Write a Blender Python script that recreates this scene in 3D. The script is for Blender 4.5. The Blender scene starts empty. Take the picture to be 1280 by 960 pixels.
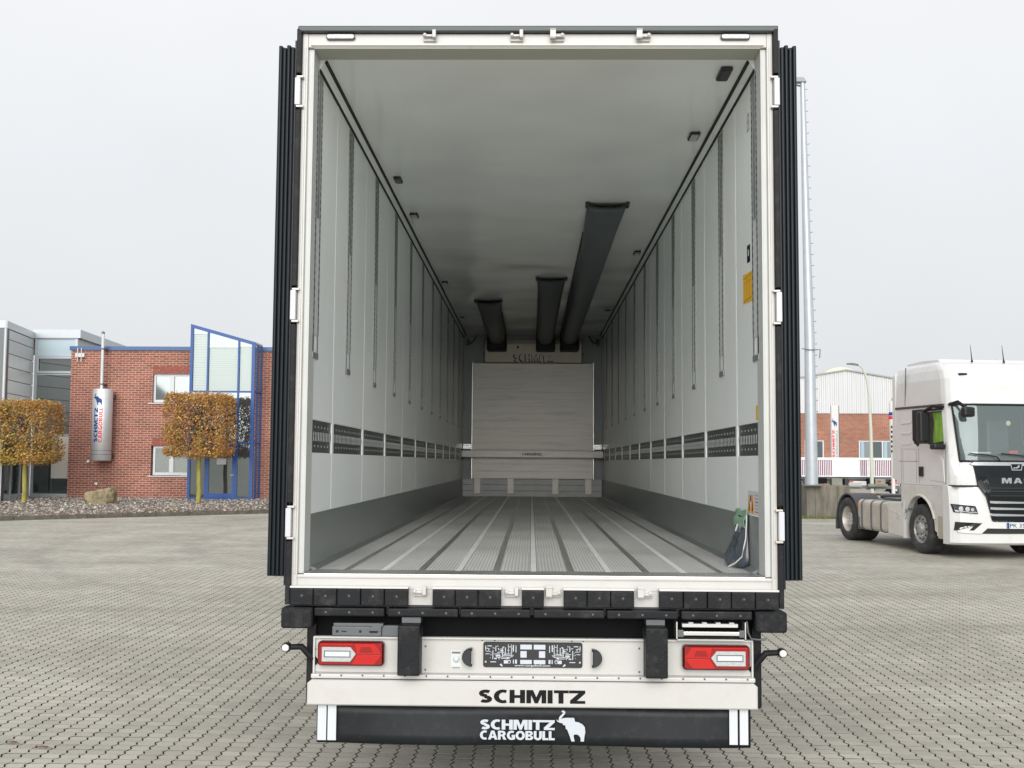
import bpy, bmesh, math, random
from mathutils import Vector, Matrix
random.seed(7)
S = bpy.context.scene
COL = S.collection
R = math.radians

# ------------------------------------------------------------ camera
CAM = Vector((-0.0155, -5.70, 1.95)); YAW, PITCH, ROLL, FPX = -0.0182, 0.0647, 0.0069, 1357.93
_cy, _sy, _cp, _sp = math.cos(YAW), math.sin(YAW), math.cos(PITCH), math.sin(PITCH)
FW = Vector((_sy*_cp, _cy*_cp, _sp)); _r = Vector((_cy, -_sy, 0)); _u = _r.cross(FW)
_c, _s = math.cos(ROLL), math.sin(ROLL)
RT = _r*_c+_u*_s; UP = _r*-_s+_u*_c
cam_d = bpy.data.cameras.new('camera'); cam = bpy.data.objects.new('camera', cam_d); COL.objects.link(cam)
m = Matrix((RT, UP, -FW)).transposed().to_4x4(); m.translation = CAM
cam.matrix_world = m
cam_d.sensor_width = 36; cam_d.lens = 36*FPX/1280; cam_d.clip_start = 0.05; cam_d.clip_end = 3000
S.camera = cam

# ------------------------------------------------------------ light
SUN_EL, SUN_AZ = 22, 182       # azimuth clockwise from +Y: behind the camera
w = bpy.data.worlds.new('World'); S.world = w; w.use_nodes = True
nt = w.node_tree; nt.nodes.clear()
def N(nt, t, **k):
    n = nt.nodes.new(t)
    for a, v in k.items(): setattr(n, a, v)
    return n
sky = N(nt, 'ShaderNodeTexSky', sky_type='NISHITA', sun_disc=False, sun_elevation=R(SUN_EL), sun_rotation=R(SUN_AZ), air_density=1.0, dust_density=6.0)
hs = N(nt, 'ShaderNodeHueSaturation'); hs.inputs['Saturation'].default_value = 0.12; hs.inputs['Value'].default_value = 0.5
tc = N(nt, 'ShaderNodeTexCoord'); sx = N(nt, 'ShaderNodeSeparateXYZ')
rmp = N(nt, 'ShaderNodeValToRGB'); e = rmp.color_ramp.elements
e[0].position = 0.0; e[0].color = (.73, .765, .785, 1); e[1].position = 0.45; e[1].color = (.89, .90, .935, 1)
vs = N(nt, 'ShaderNodeVectorMath', operation='SCALE'); vs.inputs['Scale'].default_value = 5.45
nz = N(nt, 'ShaderNodeTexNoise'); nz.inputs['Scale'].default_value = 2.2; nz.inputs['Detail'].default_value = 4; nz.inputs['Distortion'].default_value = .6
mp = N(nt, 'ShaderNodeMapRange'); mp.inputs['To Min'].default_value = .93; mp.inputs['To Max'].default_value = 1.07
vm = N(nt, 'ShaderNodeVectorMath', operation='SCALE')
mx = N(nt, 'ShaderNodeMix', data_type='RGBA'); mx.inputs['Factor'].default_value = 0.92
bg = N(nt, 'ShaderNodeBackground'); bg.inputs['Strength'].default_value = 0.1
ow = N(nt, 'ShaderNodeOutputWorld')
l = nt.links.new
l(tc.outputs['Generated'], sx.inputs[0]); l(sx.outputs['Z'], rmp.inputs[0]); l(rmp.outputs[0], vs.inputs[0])
l(tc.outputs['Generated'], nz.inputs['Vector']); l(nz.outputs['Fac'], mp.inputs['Value']); l(mp.outputs[0], vm.inputs['Scale']); l(vs.outputs[0], vm.inputs[0])
l(sky.outputs[0], hs.inputs['Color']); l(hs.outputs[0], mx.inputs['A']); l(vm.outputs[0], mx.inputs['B']); l(mx.outputs['Result'], bg.inputs[0]); l(bg.outputs[0], ow.inputs[0])
sd = bpy.data.lights.new('sun', 'SUN'); sd.energy = 1.5; sd.angle = R(50); sd.color = (1, .97, .93)
so = bpy.data.objects.new('sun', sd); COL.objects.link(so)
dv = Vector((math.sin(R(SUN_AZ))*math.cos(R(SUN_EL)), math.cos(R(SUN_AZ))*math.cos(R(SUN_EL)), math.sin(R(SUN_EL))))
so.rotation_euler = dv.to_track_quat('Z', 'Y').to_euler()
S.view_settings.view_transform = 'Standard'; S.view_settings.look = 'None'
S.view_settings.exposure = 1.0; S.view_settings.gamma = 1.0; S.view_settings.use_curve_mapping = False
try:
    S.cycles.max_bounces = 10; S.cycles.diffuse_bounces = 8; S.cycles.glossy_bounces = 5
except Exception: pass

# ------------------------------------------------------------ helpers
def at(px, py, y=None, z=None):          # a photograph pixel (1280 wide) as a point on a vertical or level plane
    d = FW+RT*((px-640)/FPX)-UP*((py-480)/FPX)
    t = (y-CAM.y)/d.y if y is not None else (z-CAM.z)/d.z
    return CAM+d*t

class MB:
    def __init__(s): s.v = []; s.f = []; s.m = []; s.sm = []
    def add(s, vs, fs, mi=0, sm=False):
        b = len(s.v); s.v += [tuple(v) for v in vs]
        for f in fs: s.f.append([i+b for i in f]); s.m.append(mi); s.sm.append(sm)
        return s
    def box(s, x0, x1, y0, y1, z0, z1, mi=0, c=0.0):
        if c <= 0:
            v = [(x, y, z) for z in (z0, z1) for y in (y0, y1) for x in (x0, x1)]
            return s.add(v, [(0, 2, 3, 1), (4, 5, 7, 6), (0, 1, 5, 4), (2, 6, 7, 3), (0, 4, 6, 2), (1, 3, 7, 5)], mi)
        bm = bmesh.new(); r = bmesh.ops.create_cube(bm, size=1)
        for q in bm.verts: q.co = Vector(((x0+x1)/2+q.co.x*(x1-x0), (y0+y1)/2+q.co.y*(y1-y0), (z0+z1)/2+q.co.z*(z1-z0)))
        bmesh.ops.bevel(bm, geom=list(bm.edges), offset=c, segments=2, affect='EDGES', profile=.6)
        bm.verts.index_update()
        s.add([q.co[:] for q in bm.verts], [[q.index for q in f.verts] for f in bm.faces], mi); bm.free(); return s
    def prism(s, pts, a, b, axis='y', mi=0, c=0.0):   # 2-D outline extruded along axis from a to b
        def P(p, q):
            if axis == 'y': return (p[0], q, p[1])
            if axis == 'x': return (q, p[0], p[1])
            return (p[0], p[1], q)
        n = len(pts)
        if c <= 0:
            v = [P(p, a) for p in pts]+[P(p, b) for p in pts]
            f = [list(range(n)), list(range(2*n-1, n-1, -1))]+[[i, (i+1) % n, n+(i+1) % n, n+i] for i in range(n)]
            return s.add(v, f, mi)
        cx = sum(p[0] for p in pts)/n; cy = sum(p[1] for p in pts)/n
        hx = max(abs(p[0]-cx) for p in pts); hy = max(abs(p[1]-cy) for p in pts)
        ins = [(cx+(p[0]-cx)*(1-c/hx), cy+(p[1]-cy)*(1-c/hy)) for p in pts]
        sg = 1 if b > a else -1
        rings = [(ins, a), (pts, a+sg*c), (pts, b-sg*c), (ins, b)]
        v = [P(p, q) for rg, q in rings for p in rg]
        f = [list(range(n)), list(range(4*n-1, 3*n-1, -1))]
        for k in range(3): f += [[k*n+i, k*n+(i+1) % n, (k+1)*n+(i+1) % n, (k+1)*n+i] for i in range(n)]
        return s.add(v, f, mi)
    def tube(s, pts, r, n=8, mi=0, caps=True, sm=True):
        pts = [Vector(p) for p in pts]; rs = r if isinstance(r, (list, tuple)) else [r]*len(pts)
        vs = []; fs = []
        for i, p in enumerate(pts):
            d = (pts[min(i+1, len(pts)-1)]-pts[max(i-1, 0)]).normalized()
            a = Vector((0, 0, 1)) if abs(d.z) < .9 else Vector((1, 0, 0))
            u = d.cross(a).normalized(); t = d.cross(u)
            vs += [p+(u*math.cos(2*math.pi*k/n)+t*math.sin(2*math.pi*k/n))*rs[i] for k in range(n)]
        for i in range(len(pts)-1):
            fs += [(i*n+k, i*n+(k+1) % n, (i+1)*n+(k+1) % n, (i+1)*n+k) for k in range(n)]
        s.add(vs, fs, mi, sm)
        if caps: s.add(vs[:n], [list(range(n))], mi); s.add(vs[-n:], [list(range(n))], mi)
        return s
    def lathe(s, prof, c=(0, 0, 0), axis='y', n=24, mi=0, sm=True):   # prof: (radius, along)
        vs = []; fs = []
        for r, h in prof:
            for k in range(n):
                a = 2*math.pi*k/n; p = (r*math.cos(a), r*math.sin(a))
                q = (p[0], h, p[1]) if axis == 'y' else ((p[0], p[1], h) if axis == 'z' else (h, p[0], p[1]))
                vs.append((c[0]+q[0], c[1]+q[1], c[2]+q[2]))
        for i in range(len(prof)-1):
            fs += [(i*n+k, i*n+(k+1) % n, (i+1)*n+(k+1) % n, (i+1)*n+k) for k in range(n)]
        s.add(vs, fs, mi, sm)
        return s
    def disc(s, c, r, axis='y', n=16, mi=0):
        vs = []
        for k in range(n):
            a = 2*math.pi*k/n; p = (r*math.cos(a), r*math.sin(a))
            q = (p[0], 0, p[1]) if axis == 'y' else ((p[0], p[1], 0) if axis == 'z' else (0, p[0], p[1]))
            vs.append((c[0]+q[0], c[1]+q[1], c[2]+q[2]))
        return s.add(vs, [list(range(n))], mi)
    def mesh(s, name, mat):
        me = bpy.data.meshes.new(name); me.from_pydata(s.v, [], s.f)
        me.polygons.foreach_set('material_index', s.m); me.polygons.foreach_set('use_smooth', s.sm)
        for q in (mat if isinstance(mat, (list, tuple)) else [mat]): me.materials.append(q)
        bm = bmesh.new(); bm.from_mesh(me); bmesh.ops.recalc_face_normals(bm, faces=bm.faces); bm.to_mesh(me); bm.free()
        me.update(); return me
    def build(s, name, mat, parent=None, **k):
        return link(name, s.mesh(name, mat), parent, **k)
def link(name, me, parent=None, loc=None, label=None, cat=None, group=None, kind=None):
    o = bpy.data.objects.new(name, me); COL.objects.link(o)
    if parent: o.parent = parent
    if loc: o.location = loc
    if label: o['label'] = label
    if cat: o['category'] = cat
    if group: o['group'] = group
    if kind: o['kind'] = kind
    return o
def thing(name, label, cat, loc=(0, 0, 0), rz=0, group=None):
    o = link(name, None, None, loc, label, cat, group); o.rotation_euler = (0, 0, rz); return o
def rrect(x0, x1, z0, z1, r, n=4):
    o = []
    for cx, cz, a0 in ((x1-r, z1-r, 0), (x0+r, z1-r, 90), (x0+r, z0+r, 180), (x1-r, z0+r, 270)):
        for k in range(n+1):
            a = R(a0+90*k/n); o.append((cx+r*math.cos(a), cz+r*math.sin(a)))
    return o

def text(name, body, mat, parent, org, xd, yd, height, width, bold=0.0, depth=.0015, warp=None, space=1.0):
    cu = bpy.data.curves.new(name, 'FONT'); cu.body = body; cu.size = 1; cu.offset = bold; cu.space_character = space; cu.resolution_u = 4
    to = bpy.data.objects.new(name, cu); COL.objects.link(to)
    bpy.context.view_layer.update()
    me = bpy.data.meshes.new_from_object(to); bpy.data.objects.remove(to)
    xs = [v.co.x for v in me.vertices]; ys = [v.co.y for v in me.vertices]
    x0, x1, y0, y1 = min(xs), max(xs), min(ys), max(ys)
    xd = Vector(xd).normalized(); yd = Vector(yd).normalized(); nd = xd.cross(yd)
    for v in me.vertices:
        a = (v.co.x-x0)/(x1-x0)*width; b = (v.co.y-y0)/(y1-y0)*height
        v.co = (Vector(org)+xd*a+yd*b+nd*depth) if warp is None else warp(a, b)
    me.materials.clear(); me.materials.append(mat); me.update()
    return link(name, me, parent)

def _arc(cx, cy, rx, ry, a0, a1, n=10): return [(cx+rx*math.cos(R(a0+(a1-a0)*k/n)), cy+ry*math.sin(R(a0+(a1-a0)*k/n))) for k in range(n+1)]
def _stroke(p, w):
    l_, r_ = [], []
    for k, q in enumerate(p):
        a = p[max(0, k-1)]; b = p[min(len(p)-1, k+1)]; d = Vector((b[0]-a[0], b[1]-a[1])).normalized(); n_ = Vector((-d.y, d.x))*w/2
        l_.append((q[0]+n_.x, q[1]+n_.y)); r_.append((q[0]-n_.x, q[1]-n_.y))
    return l_+r_[::-1]
def _band(o, i): return [(o[k], o[k+1], i[k+1], i[k]) for k in range(len(o)-1)]
GL = {   # letter: (width, polygons); heavy upright capitals on a unit height
 'H': (.86, [[(0, 0), (.28, 0), (.28, .39), (.58, .39), (.58, 0), (.86, 0), (.86, 1), (.58, 1), (.58, .61), (.28, .61), (.28, 1), (0, 1)]]),
 'M': (1.10, [[(0, 0), (.26, 0), (.26, .62), (.46, 0), (.64, 0), (.84, .62), (.84, 0), (1.10, 0), (1.10, 1), (.73, 1), (.55, .46), (.37, 1), (0, 1)]]),
 'I': (.28, [[(0, 0), (.28, 0), (.28, 1), (0, 1)]]),
 'T': (.82, [[(.25, 0), (.53, 0), (.53, .78), (.82, .78), (.82, 1), (0, 1), (0, .78), (.25, .78)]]),
 'Z': (.84, [[(0, 0), (.84, 0), (.84, .22), (.38, .22), (.84, .78), (.84, 1), (-.05, 1), (-.05, .78), (.46, .78), (0, .24)]]),
 'L': (.62, [[(0, 0), (.62, 0), (.62, .23), (.28, .23), (.28, 1), (0, 1)]]),
 'U': (.84, _band([(0, 1)]+_arc(.42, .36, .42, .38, 180, 360, 12)+[(.84, 1)], [(.28, 1)]+_arc(.42, .36, .14, .14, 180, 360, 12)+[(.56, 1)])),
 'C': (.80, _band(_arc(.5, .5, .5, .52, 62, 298, 16), _arc(.52, .5, .23, .29, 55, 305, 16))),
 'G': (.86, _band(_arc(.5, .5, .5, .52, 58, 292, 16), _arc(.52, .5, .23, .29, 52, 300, 16))+[[(.50, .32), (.64, .20), (.64, 0), (.86, .06), (.86, .55), (.50, .55)]]),
 'O': (.98, _band(_arc(.49, .5, .49, .52, 0, 360, 20), _arc(.49, .5, .21, .28, 0, 360, 20))),
 'S': (.78, [_stroke(_arc(.40, .715, .255, .165, 38, 268, 9)+_arc(.38, .285, .265, .165, 82, -142, 9), .25)]),
 'A': (.98, [[(0, 0), (.28, 0), (.34, .19), (.64, .19), (.70, 0), (.98, 0), (.65, 1), (.49, 1), (.49, .74), (.585, .40), (.395, .40), (.49, .74), (.49, 1), (.33, 1)]]),
 'B': (.82, [[(0, 0), (.28, 0), (.28, 1), (0, 1)]]+_band([(.28, 1)]+_arc(.48, .745, .29, .255, 90, -90, 8)+[(.28, .49)], [(.28, .80)]+_arc(.42, .71, .08, .09, 90, -90, 8)+[(.28, .62)])+_band([(.28, .49)]+_arc(.50, .245, .32, .245, 90, -90, 8)+[(.28, 0)], [(.28, .39)]+_arc(.44, .295, .10, .095, 90, -90, 8)+[(.28, .20)])),
 'R': (.88, [[(0, 0), (.28, 0), (.28, 1), (0, 1)], [(.40, .45), (.66, .44), (.90, 0), (.58, 0)]]+_band([(.28, 1)]+_arc(.50, .69, .30, .31, 90, -90, 8)+[(.28, .38)], [(.28, .79)]+_arc(.43, .69, .09, .10, 90, -90, 8)+[(.28, .59)])),
 'N': (.90, [[(0, 0), (.26, 0), (.26, .58), (.60, 0), (.90, 0), (.90, 1), (.64, 1), (.64, .42), (.30, 1), (0, 1)]]),
}
def word(name, body, mat, parent, org, xd, yd, height, width, depth=.001, warp=None, gap=.07, ext=0.0):
    g = MB(); x = 0; items = []
    for ch in body:
        w_, ps = GL[ch]; items.append((x, ps)); x += w_+gap
    tot = x-gap; xd = Vector(xd).normalized(); yd = Vector(yd).normalized(); nd = xd.cross(yd); org = Vector(org)
    for k, (x0, ps) in enumerate(items):
        for j, p in enumerate(ps):
            vs = []
            for a, b in p:
                u, v = (a+x0)/tot*width, b*height; vs.append(Vector((u, v, 0)) if warp else org+xd*u+yd*v+nd*(depth+.00003*j))
            g.add(vs, [list(range(len(vs)))])
            if ext:
                n = len(vs); bk = [q-nd*ext for q in vs]; g.add(vs+bk, [[i, (i+1) % n, n+(i+1) % n, n+i] for i in range(n)])
    me = bpy.data.meshes.new(name); me.from_pydata([tuple(q) for q in g.v], [], g.f); me.materials.append(mat)
    if warp: warp_mesh(me, warp)
    return link(name, me, parent)
def warp_mesh(me, fn):
    bm = bmesh.new(); bm.from_mesh(me); bmesh.ops.triangulate(bm, faces=bm.faces)
    for v in bm.verts: v.co = fn(v.co.x, v.co.y)
    bm.to_mesh(me); bm.free()
ELEPH = [(958,340),(975,328),(1000,345),(995,368),(965,402),(955,425),(975,412),(1020,408),(1090,408),(1097,425),(1100,448),(1140,455),(1180,475),(1205,505),(1210,560),(1200,610),(1196,655),(1162,655),(1160,615),(1140,590),(1115,580),(1088,585),(1087,605),(1098,655),(1063,655),(1048,605),(1030,560),(1020,532),(1005,525),(1000,490),(975,482),(970,465),(945,462),(915,448),(902,425),(920,437),(932,440),(930,415),(940,395),(965,370),(980,350),(965,352)]
def eleph_pts():      # unit square, origin lower left
    return [((x-902)/308, (655-y)/327) for x, y in ELEPH]

# ------------------------------------------------------------ materials
_m = {}
def mat(name, col, rough=.5, metal=0., var=0., vs=6., bump=0., bs=60., bd=.01, spec=None, coat=0., dirt=None, ds=2., stretch=None):
    M = bpy.data.materials.new(name); M.use_nodes = True; nt = M.node_tree; b = nt.nodes['Principled BSDF']; L = nt.links.new
    b.inputs['Base Color'].default_value = (*col, 1); b.inputs['Roughness'].default_value = rough; b.inputs['Metallic'].default_value = metal
    if spec is not None: b.inputs['Specular IOR Level'].default_value = spec
    if coat: b.inputs['Coat Weight'].default_value = coat; b.inputs['Coat Roughness'].default_value = .08
    g = N(nt, 'ShaderNodeNewGeometry'); src = g.outputs['Position']
    if stretch:
        mpn = N(nt, 'ShaderNodeMapping'); mpn.inputs['Scale'].default_value = stretch; L(src, mpn.inputs[0]); src = mpn.outputs[0]
    last = None
    if var:
        n = N(nt, 'ShaderNodeTexNoise'); n.inputs['Scale'].default_value = vs; n.inputs['Detail'].default_value = 5; L(src, n.inputs['Vector'])
        r = N(nt, 'ShaderNodeMapRange'); r.inputs['From Min'].default_value = .3; r.inputs['From Max'].default_value = .7; r.inputs['To Min'].default_value = 1-var; r.inputs['To Max'].default_value = 1+var; L(n.outputs['Fac'], r.inputs['Value'])
        v = N(nt, 'ShaderNodeVectorMath', operation='SCALE'); v.inputs[0].default_value = col; L(r.outputs[0], v.inputs['Scale']); last = v.outputs[0]
        L(last, b.inputs['Base Color'])
        rr = N(nt, 'ShaderNodeMapRange'); rr.inputs['To Min'].default_value = max(0, rough*(1-var)); rr.inputs['To Max'].default_value = min(1, rough*(1+var)); L(n.outputs['Fac'], rr.inputs['Value']); L(rr.outputs[0], b.inputs['Roughness'])
    if dirt:
        n = N(nt, 'ShaderNodeTexNoise'); n.inputs['Scale'].default_value = ds; n.inputs['Detail'].default_value = 8; n.inputs['Roughness'].default_value = .65; L(src, n.inputs['Vector'])
        r = N(nt, 'ShaderNodeMapRange'); r.inputs['From Min'].default_value = .52; r.inputs['From Max'].default_value = .75; r.inputs['To Max'].default_value = dirt[3]; L(n.outputs['Fac'], r.inputs['Value'])
        x = N(nt, 'ShaderNodeMix', data_type='RGBA'); L(r.outputs[0], x.inputs['Factor']); x.inputs['B'].default_value = (*dirt[:3], 1)
        if last: L(last, x.inputs['A'])
        else: x.inputs['A'].default_value = (*col, 1)
        L(x.outputs['Result'], b.inputs['Base Color'])
    if bump:
        n = N(nt, 'ShaderNodeTexNoise'); n.inputs['Scale'].default_value = bs; n.inputs['Detail'].default_value = 4 if bd < .05 else 1; L(src, n.inputs['Vector'])
        q = N(nt, 'ShaderNodeBump'); q.inputs['Strength'].default_value = bump; q.inputs['Distance'].default_value = bd; L(n.outputs['Fac'], q.inputs['Height']); L(q.outputs[0], b.inputs['Normal'])
    _m[name] = M; return M
CREAM = mat('cream paint', (.54, .537, .518), .32, var=.03, vs=3, dirt=(.45, .38, .28, .28), ds=7, bump=.02, bs=30)
WHITEP = mat('white painted steel', (.62, .615, .60), .3, var=.02, dirt=(.5, .46, .38, .2), ds=6)
RUB = mat('black rubber', (.008, .009, .011), .55, spec=.25, var=.25, vs=14, bump=.15, bs=90, dirt=(.06, .06, .06, .5), ds=12)
SEAL = mat('door seal rubber', (.006, .010, .013), .38, spec=.3, var=.2, vs=3, stretch=(6, 6, .6))
BLK = mat('black paint', (.015, .016, .018), .4, var=.1)
DARKM = mat('dark underbody', (.006, .006, .0065), .75, spec=.15)
LINER = mat('white wall liner', (.90, .935, .925), .30, var=.03, vs=1.2, bump=.06, bs=7, stretch=(1, 1, .25), dirt=(.6, .6, .55, .12), ds=3)
STRIPW = mat('white joint strip', (.87, .90, .885), .4)
CEIL = mat('glossy ceiling liner', (.86, .89, .865), .14, var=.03, vs=1.5, bump=.8, bs=.8, bd=.10)
SCUFF = mat('grey scuff plate', (.29, .315, .31), .36, .5, var=.1, vs=2, bump=.04, bs=5, stretch=(1, .5, 4))
STEEL = mat('dark stainless plate', (.075, .08, .075), .38, .3, var=.15, vs=5, stretch=(1, .4, 6))
SLOT = mat('bright slot edge', (.62, .65, .65), .4, .2)
RAIL = mat('galvanised lashing rail', (.26, .27, .27), .45, .4, var=.15, vs=20)
HOLE = mat('dark slot', (.02, .02, .02), .8)
ALU = mat('mill aluminium', (.62, .62, .60), .3, .75, var=.08, vs=4)
BULK = mat('bulkhead aluminium', (.92, .895, .81), .42, .15, var=.035, vs=3, stretch=(.6, 1, 7), dirt=(.36, .34, .30, .3), ds=2)
EVAP = mat('evaporator cover', (.80, .74, .60), .45, .1, var=.05)
GREYB = mat('front wall liner', (.36, .40, .40), .4, var=.05)
DUCT = mat('black air duct fabric', (.11, .125, .13), .5, var=.15, vs=4, bump=.1, bs=8)
RED = mat('red lens', (.50, .008, .006), .12, coat=.6); RED2 = mat('dark red lens', (.27, .005, .005), .12, coat=.6)
LENS = mat('clear lens', (.46, .48, .48), .15, coat=.5, var=.1, vs=60)
YEL = mat('yellow sticker', (.80, .46, .02), .45); ORANGE = mat('orange warning', (.75, .33, .02), .45)
REFL = mat('white reflective', (.60, .63, .66), .4)
INK = mat('black print', (.004, .004, .0045), .5, spec=.2); INKG = mat('grey print', (.35, .37, .38), .6)
BLUEI = mat('blue print', (.005, .05, .20), .5); REDI = mat('red print', (.65, .02, .05), .5)
LOGOW = mat('white print', (.52, .56, .61), .5)
GREYM = mat('grey bracket', (.12, .13, .14), .45, .3, var=.1)
TAPE = mat('green tape', (.25, .42, .29), .35, var=.15, vs=30)
BAGM = mat('dark plastic bag', (.055, .07, .09), .25, var=.3, vs=9, coat=.3); CORD = mat('white cord', (.72, .72, .7), .5)

def floor_mat():
    M = mat('chequered aluminium floor', (.64, .64, .625), .42, .2, dirt=(.38, .36, .32, .5), ds=1.3, var=.12, vs=1.6, stretch=(1, .6, 1)); nt = M.node_tree; b = nt.nodes['Principled BSDF']; L = nt.links.new
    g = N(nt, 'ShaderNodeNewGeometry'); mpn = N(nt, 'ShaderNodeMapping'); mpn.inputs['Rotation'].default_value = (0, 0, R(45)); mpn.inputs['Scale'].default_value = (75, 75, 75); L(g.outputs['Position'], mpn.inputs[0])
    mg = N(nt, 'ShaderNodeTexMagic', turbulence_depth=0); ck = N(nt, 'ShaderNodeTexChecker'); ck.inputs['Scale'].default_value = 1; L(mpn.outputs[0], ck.inputs['Vector'])
    q = N(nt, 'ShaderNodeBump'); q.inputs['Strength'].default_value = .55; q.inputs['Distance'].default_value = .003; L(ck.outputs['Fac'], q.inputs['Height']); L(q.outputs[0], b.inputs['Normal'])
    src = b.inputs['Base Color'].links[0].from_socket
    r = N(nt, 'ShaderNodeMapRange'); r.inputs['To Min'].default_value = .72; r.inputs['To Max'].default_value = 1.2; L(ck.outputs['Fac'], r.inputs['Value'])
    v = N(nt, 'ShaderNodeVectorMath', operation='SCALE'); L(src, v.inputs[0]); L(r.outputs[0], v.inputs['Scale']); L(v.outputs[0], b.inputs['Base Color'])
    return M
FLOORM = floor_mat()
STRIPF = mat('smooth bright floor strip', (.93, .93, .94), .3, .1, var=.06, vs=3)

# ============================================================ TRAILER
TILT = -0.0075
T = thing('refrigerated_trailer', 'large black and cream refrigerated trailer seen into its open empty cargo hold', 'trailer')
T.rotation_euler = (TILT, 0, 0)
LEN = 13.25
# rear frame
f = MB()
for s in (-1, 1):
    a, b = sorted((s*1.236, s*1.266)); f.box(a, b, 0, .16, 1.243, 4.218, c=.004)
    a, b = sorted((s*1.205, s*1.2365)); MB().box(a, b, .022, .17, 1.32, 4.14, c=.004).box(*sorted((s*1.2045, s*1.212)), .015, .03, 1.33, 4.13, c=.002).build('inner_post', mat('inner post grey white', (.52, .535, .52), .4, var=.05, vs=4), T)
    a, b = sorted((s*1.246, s*1.255)); f.box(a, b, -.006, .01, 1.32, 4.14, c=.002)
f.box(-1.236, 1.236, .002, .16, 4.142, 4.217, c=.004)
f.box(-1.22, 1.22, -.008, .004, 4.150, 4.158)
f.box(-1.236, 1.236, .002, .16, 1.243, 1.30, c=.004)
f.box(-1.236, 1.236, -.006, .16, 1.299, 1.317, c=.006)
f.box(-1.236, 1.236, .004, .12, 1.158, 1.244)
f.build('rear_frame', CREAM, T)
MB().box(-1.206, 1.206, .018, .24, 1.2, 1.3205, c=.003).build('sill_plate', ALU, T)
MB().box(-1.204, 1.204, .006, .17, 4.1375, 4.1415).build('header_soffit', mat('header soffit', (.44, .45, .38), .5), T)
c = MB().box(-1.287, 1.293, -.03, .3, 4.219, 4.251, c=.006)
c.build('roof_cap', mat('dark green trim', (.035, .05, .046), .35, var=.15), T)
# outer skin
MB().box(-1.265, -1.235, .161, LEN+.1, 1.24, 4.217).build('side_wall', WHITEP, T)
MB().box(1.235, 1.265, .161, LEN+.1, 1.24, 4.217).build('side_wall', WHITEP, T)
MB().box(-1.265, 1.265, .301, LEN+.1, 4.2175, 4.24).build('roof', WHITEP, T)
MB().box(-1.265, 1.265, LEN+.101, LEN+.2, 1.24, 4.23).build('front_wall', WHITEP, T)
MB().box(-1.2, 1.2, .165, LEN+.1, 1.2, 1.30).build('floor_bed', DARKM, T)
# keepers on header and sill
def keeper(x, z, flip):
    k = MB(); s = -1 if flip else 1
    k.box(x-.035, x+.035, -.012, .002, z-.022, z+.018, c=.004)
    k.box(x+s*.014, x+s*.034, -.045, -.010, z-.012, z+.032, c=.005)
    k.box(x-s*.034, x+s*.014, -.035, -.010, z-.004, z+.008, c=.003)
    k.lathe([(.001, -.04), (.009, -.04), (.012, -.025), (.010, -.01)], (x-s*.026, 0, z+.005), n=8)
    k.build('lock_keeper', CREAM, T)
for x, s in ((-.575, 0), (-.106, 0), (.112, 1), (.575, 1)): keeper(x, 4.193, s)
for x, s in ((-.59, 0), (-.112, 0), (.104, 1), (.577, 1)): keeper(x, 1.232, s)
# header marker lamps
for x in (-1.059, 1.067):
    q = MB().prism(rrect(x-.079, x+.079, 4.180, 4.212, .0155), .001, -.014, c=.003).build('marker_lamp', mat('grey lamp rim', (.12, .12, .13), .4), T)
    MB().prism(rrect(x-.073, x+.073, 4.185, 4.207, .0105), -.0135, -.018).build('lens', LENS, q)
    for k in range(6): MB().box(x-.052+k*.0185, x-.040+k*.0185, -.0195, -.0178, 4.190, 4.202).build('diode', REFL, q)
# hinge columns, hinges, doors
for s in (-1, 1):
    segs = [(3.99, 4.235), (2.835, 3.79), (1.69, 2.63), (1.165, 1.49)]
    for z0, z1 in segs:
        h = MB(); a, b = sorted((s*1.2665, s*1.292)); h.box(a, b, -.03, .02, z0, z1, c=.004)
        hh = h.build('hinge_guard', RUB, T)
        k = MB(); n = max(1, int((z1-z0)/.3))
        for i in range(n+1):
            zz = z0+.06+(z1-z0-.12)*i/max(1, n); k.disc((s*1.280, -.0312, zz), .006, n=8)
        k.build('bolt_hole', HOLE, hh, kind='stuff')
    for z0, z1 in ((3.815, 3.964), (2.653, 2.811), (1.512, 1.662)):
        a, b = sorted((s*1.268, s*1.297)); hg = MB().box(a, b, -.035, .02, z0, z1, c=.004).build('hinge', mat('white hinge', (.56, .57, .60), .3), T)
        a, b = sorted((s*1.252, s*1.290)); MB().box(a, b, -.03, .01, z0-.012, z0-.001, c=.002).box(a, b, -.03, .01, z1+.001, z1+.012, c=.002).build('hinge_pin', mat('hinge steel', (.5, .46, .42), .4, .5), hg)
    # door leaf folded back along the side wall
    a, b = sorted((s*1.305, s*1.388)); zt, zb = 4.132, 1.332
    d = MB().box(a, b, .03, 1.27, zb, zt, c=.004).build('rear_door', WHITEP, T)
    a, b = sorted((s*1.293, s*1.304)); MB().box(a, b, .05, 1.2, 1.36, 4.10).build('door_lining', WHITEP, d)
    for k in range(4):
        x = s*(1.312+k*.0225); top = zt+(.008 if k % 2 else -.004); y0 = -.028+.004*k
        g = MB(); pr = [(.0105*math.cos(t*math.pi/6), -.03-.0115*math.sin(t*math.pi/6)) for t in range(0, 7)]
        pts = [(x+p[0], y0+.03+p[1]) for p in pr]+[(x-.0105, .03), (x+.0105, .03)]
        g.prism(pts, zb-.022, top, axis='z'); g.build('door_seal', SEAL, d)
    g = MB(); a, b = sorted((s*1.294, s*1.302)); g.box(a, b, -.02, .03, zb-.07, zt+.04).build('seal_lip', SEAL, d)
    g = MB(); a, b = sorted((s*1.389, s*1.394)); g.box(a, b, .03, 1.2, 1.38, 4.09).build('door_skin', WHITEP, d)
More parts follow.
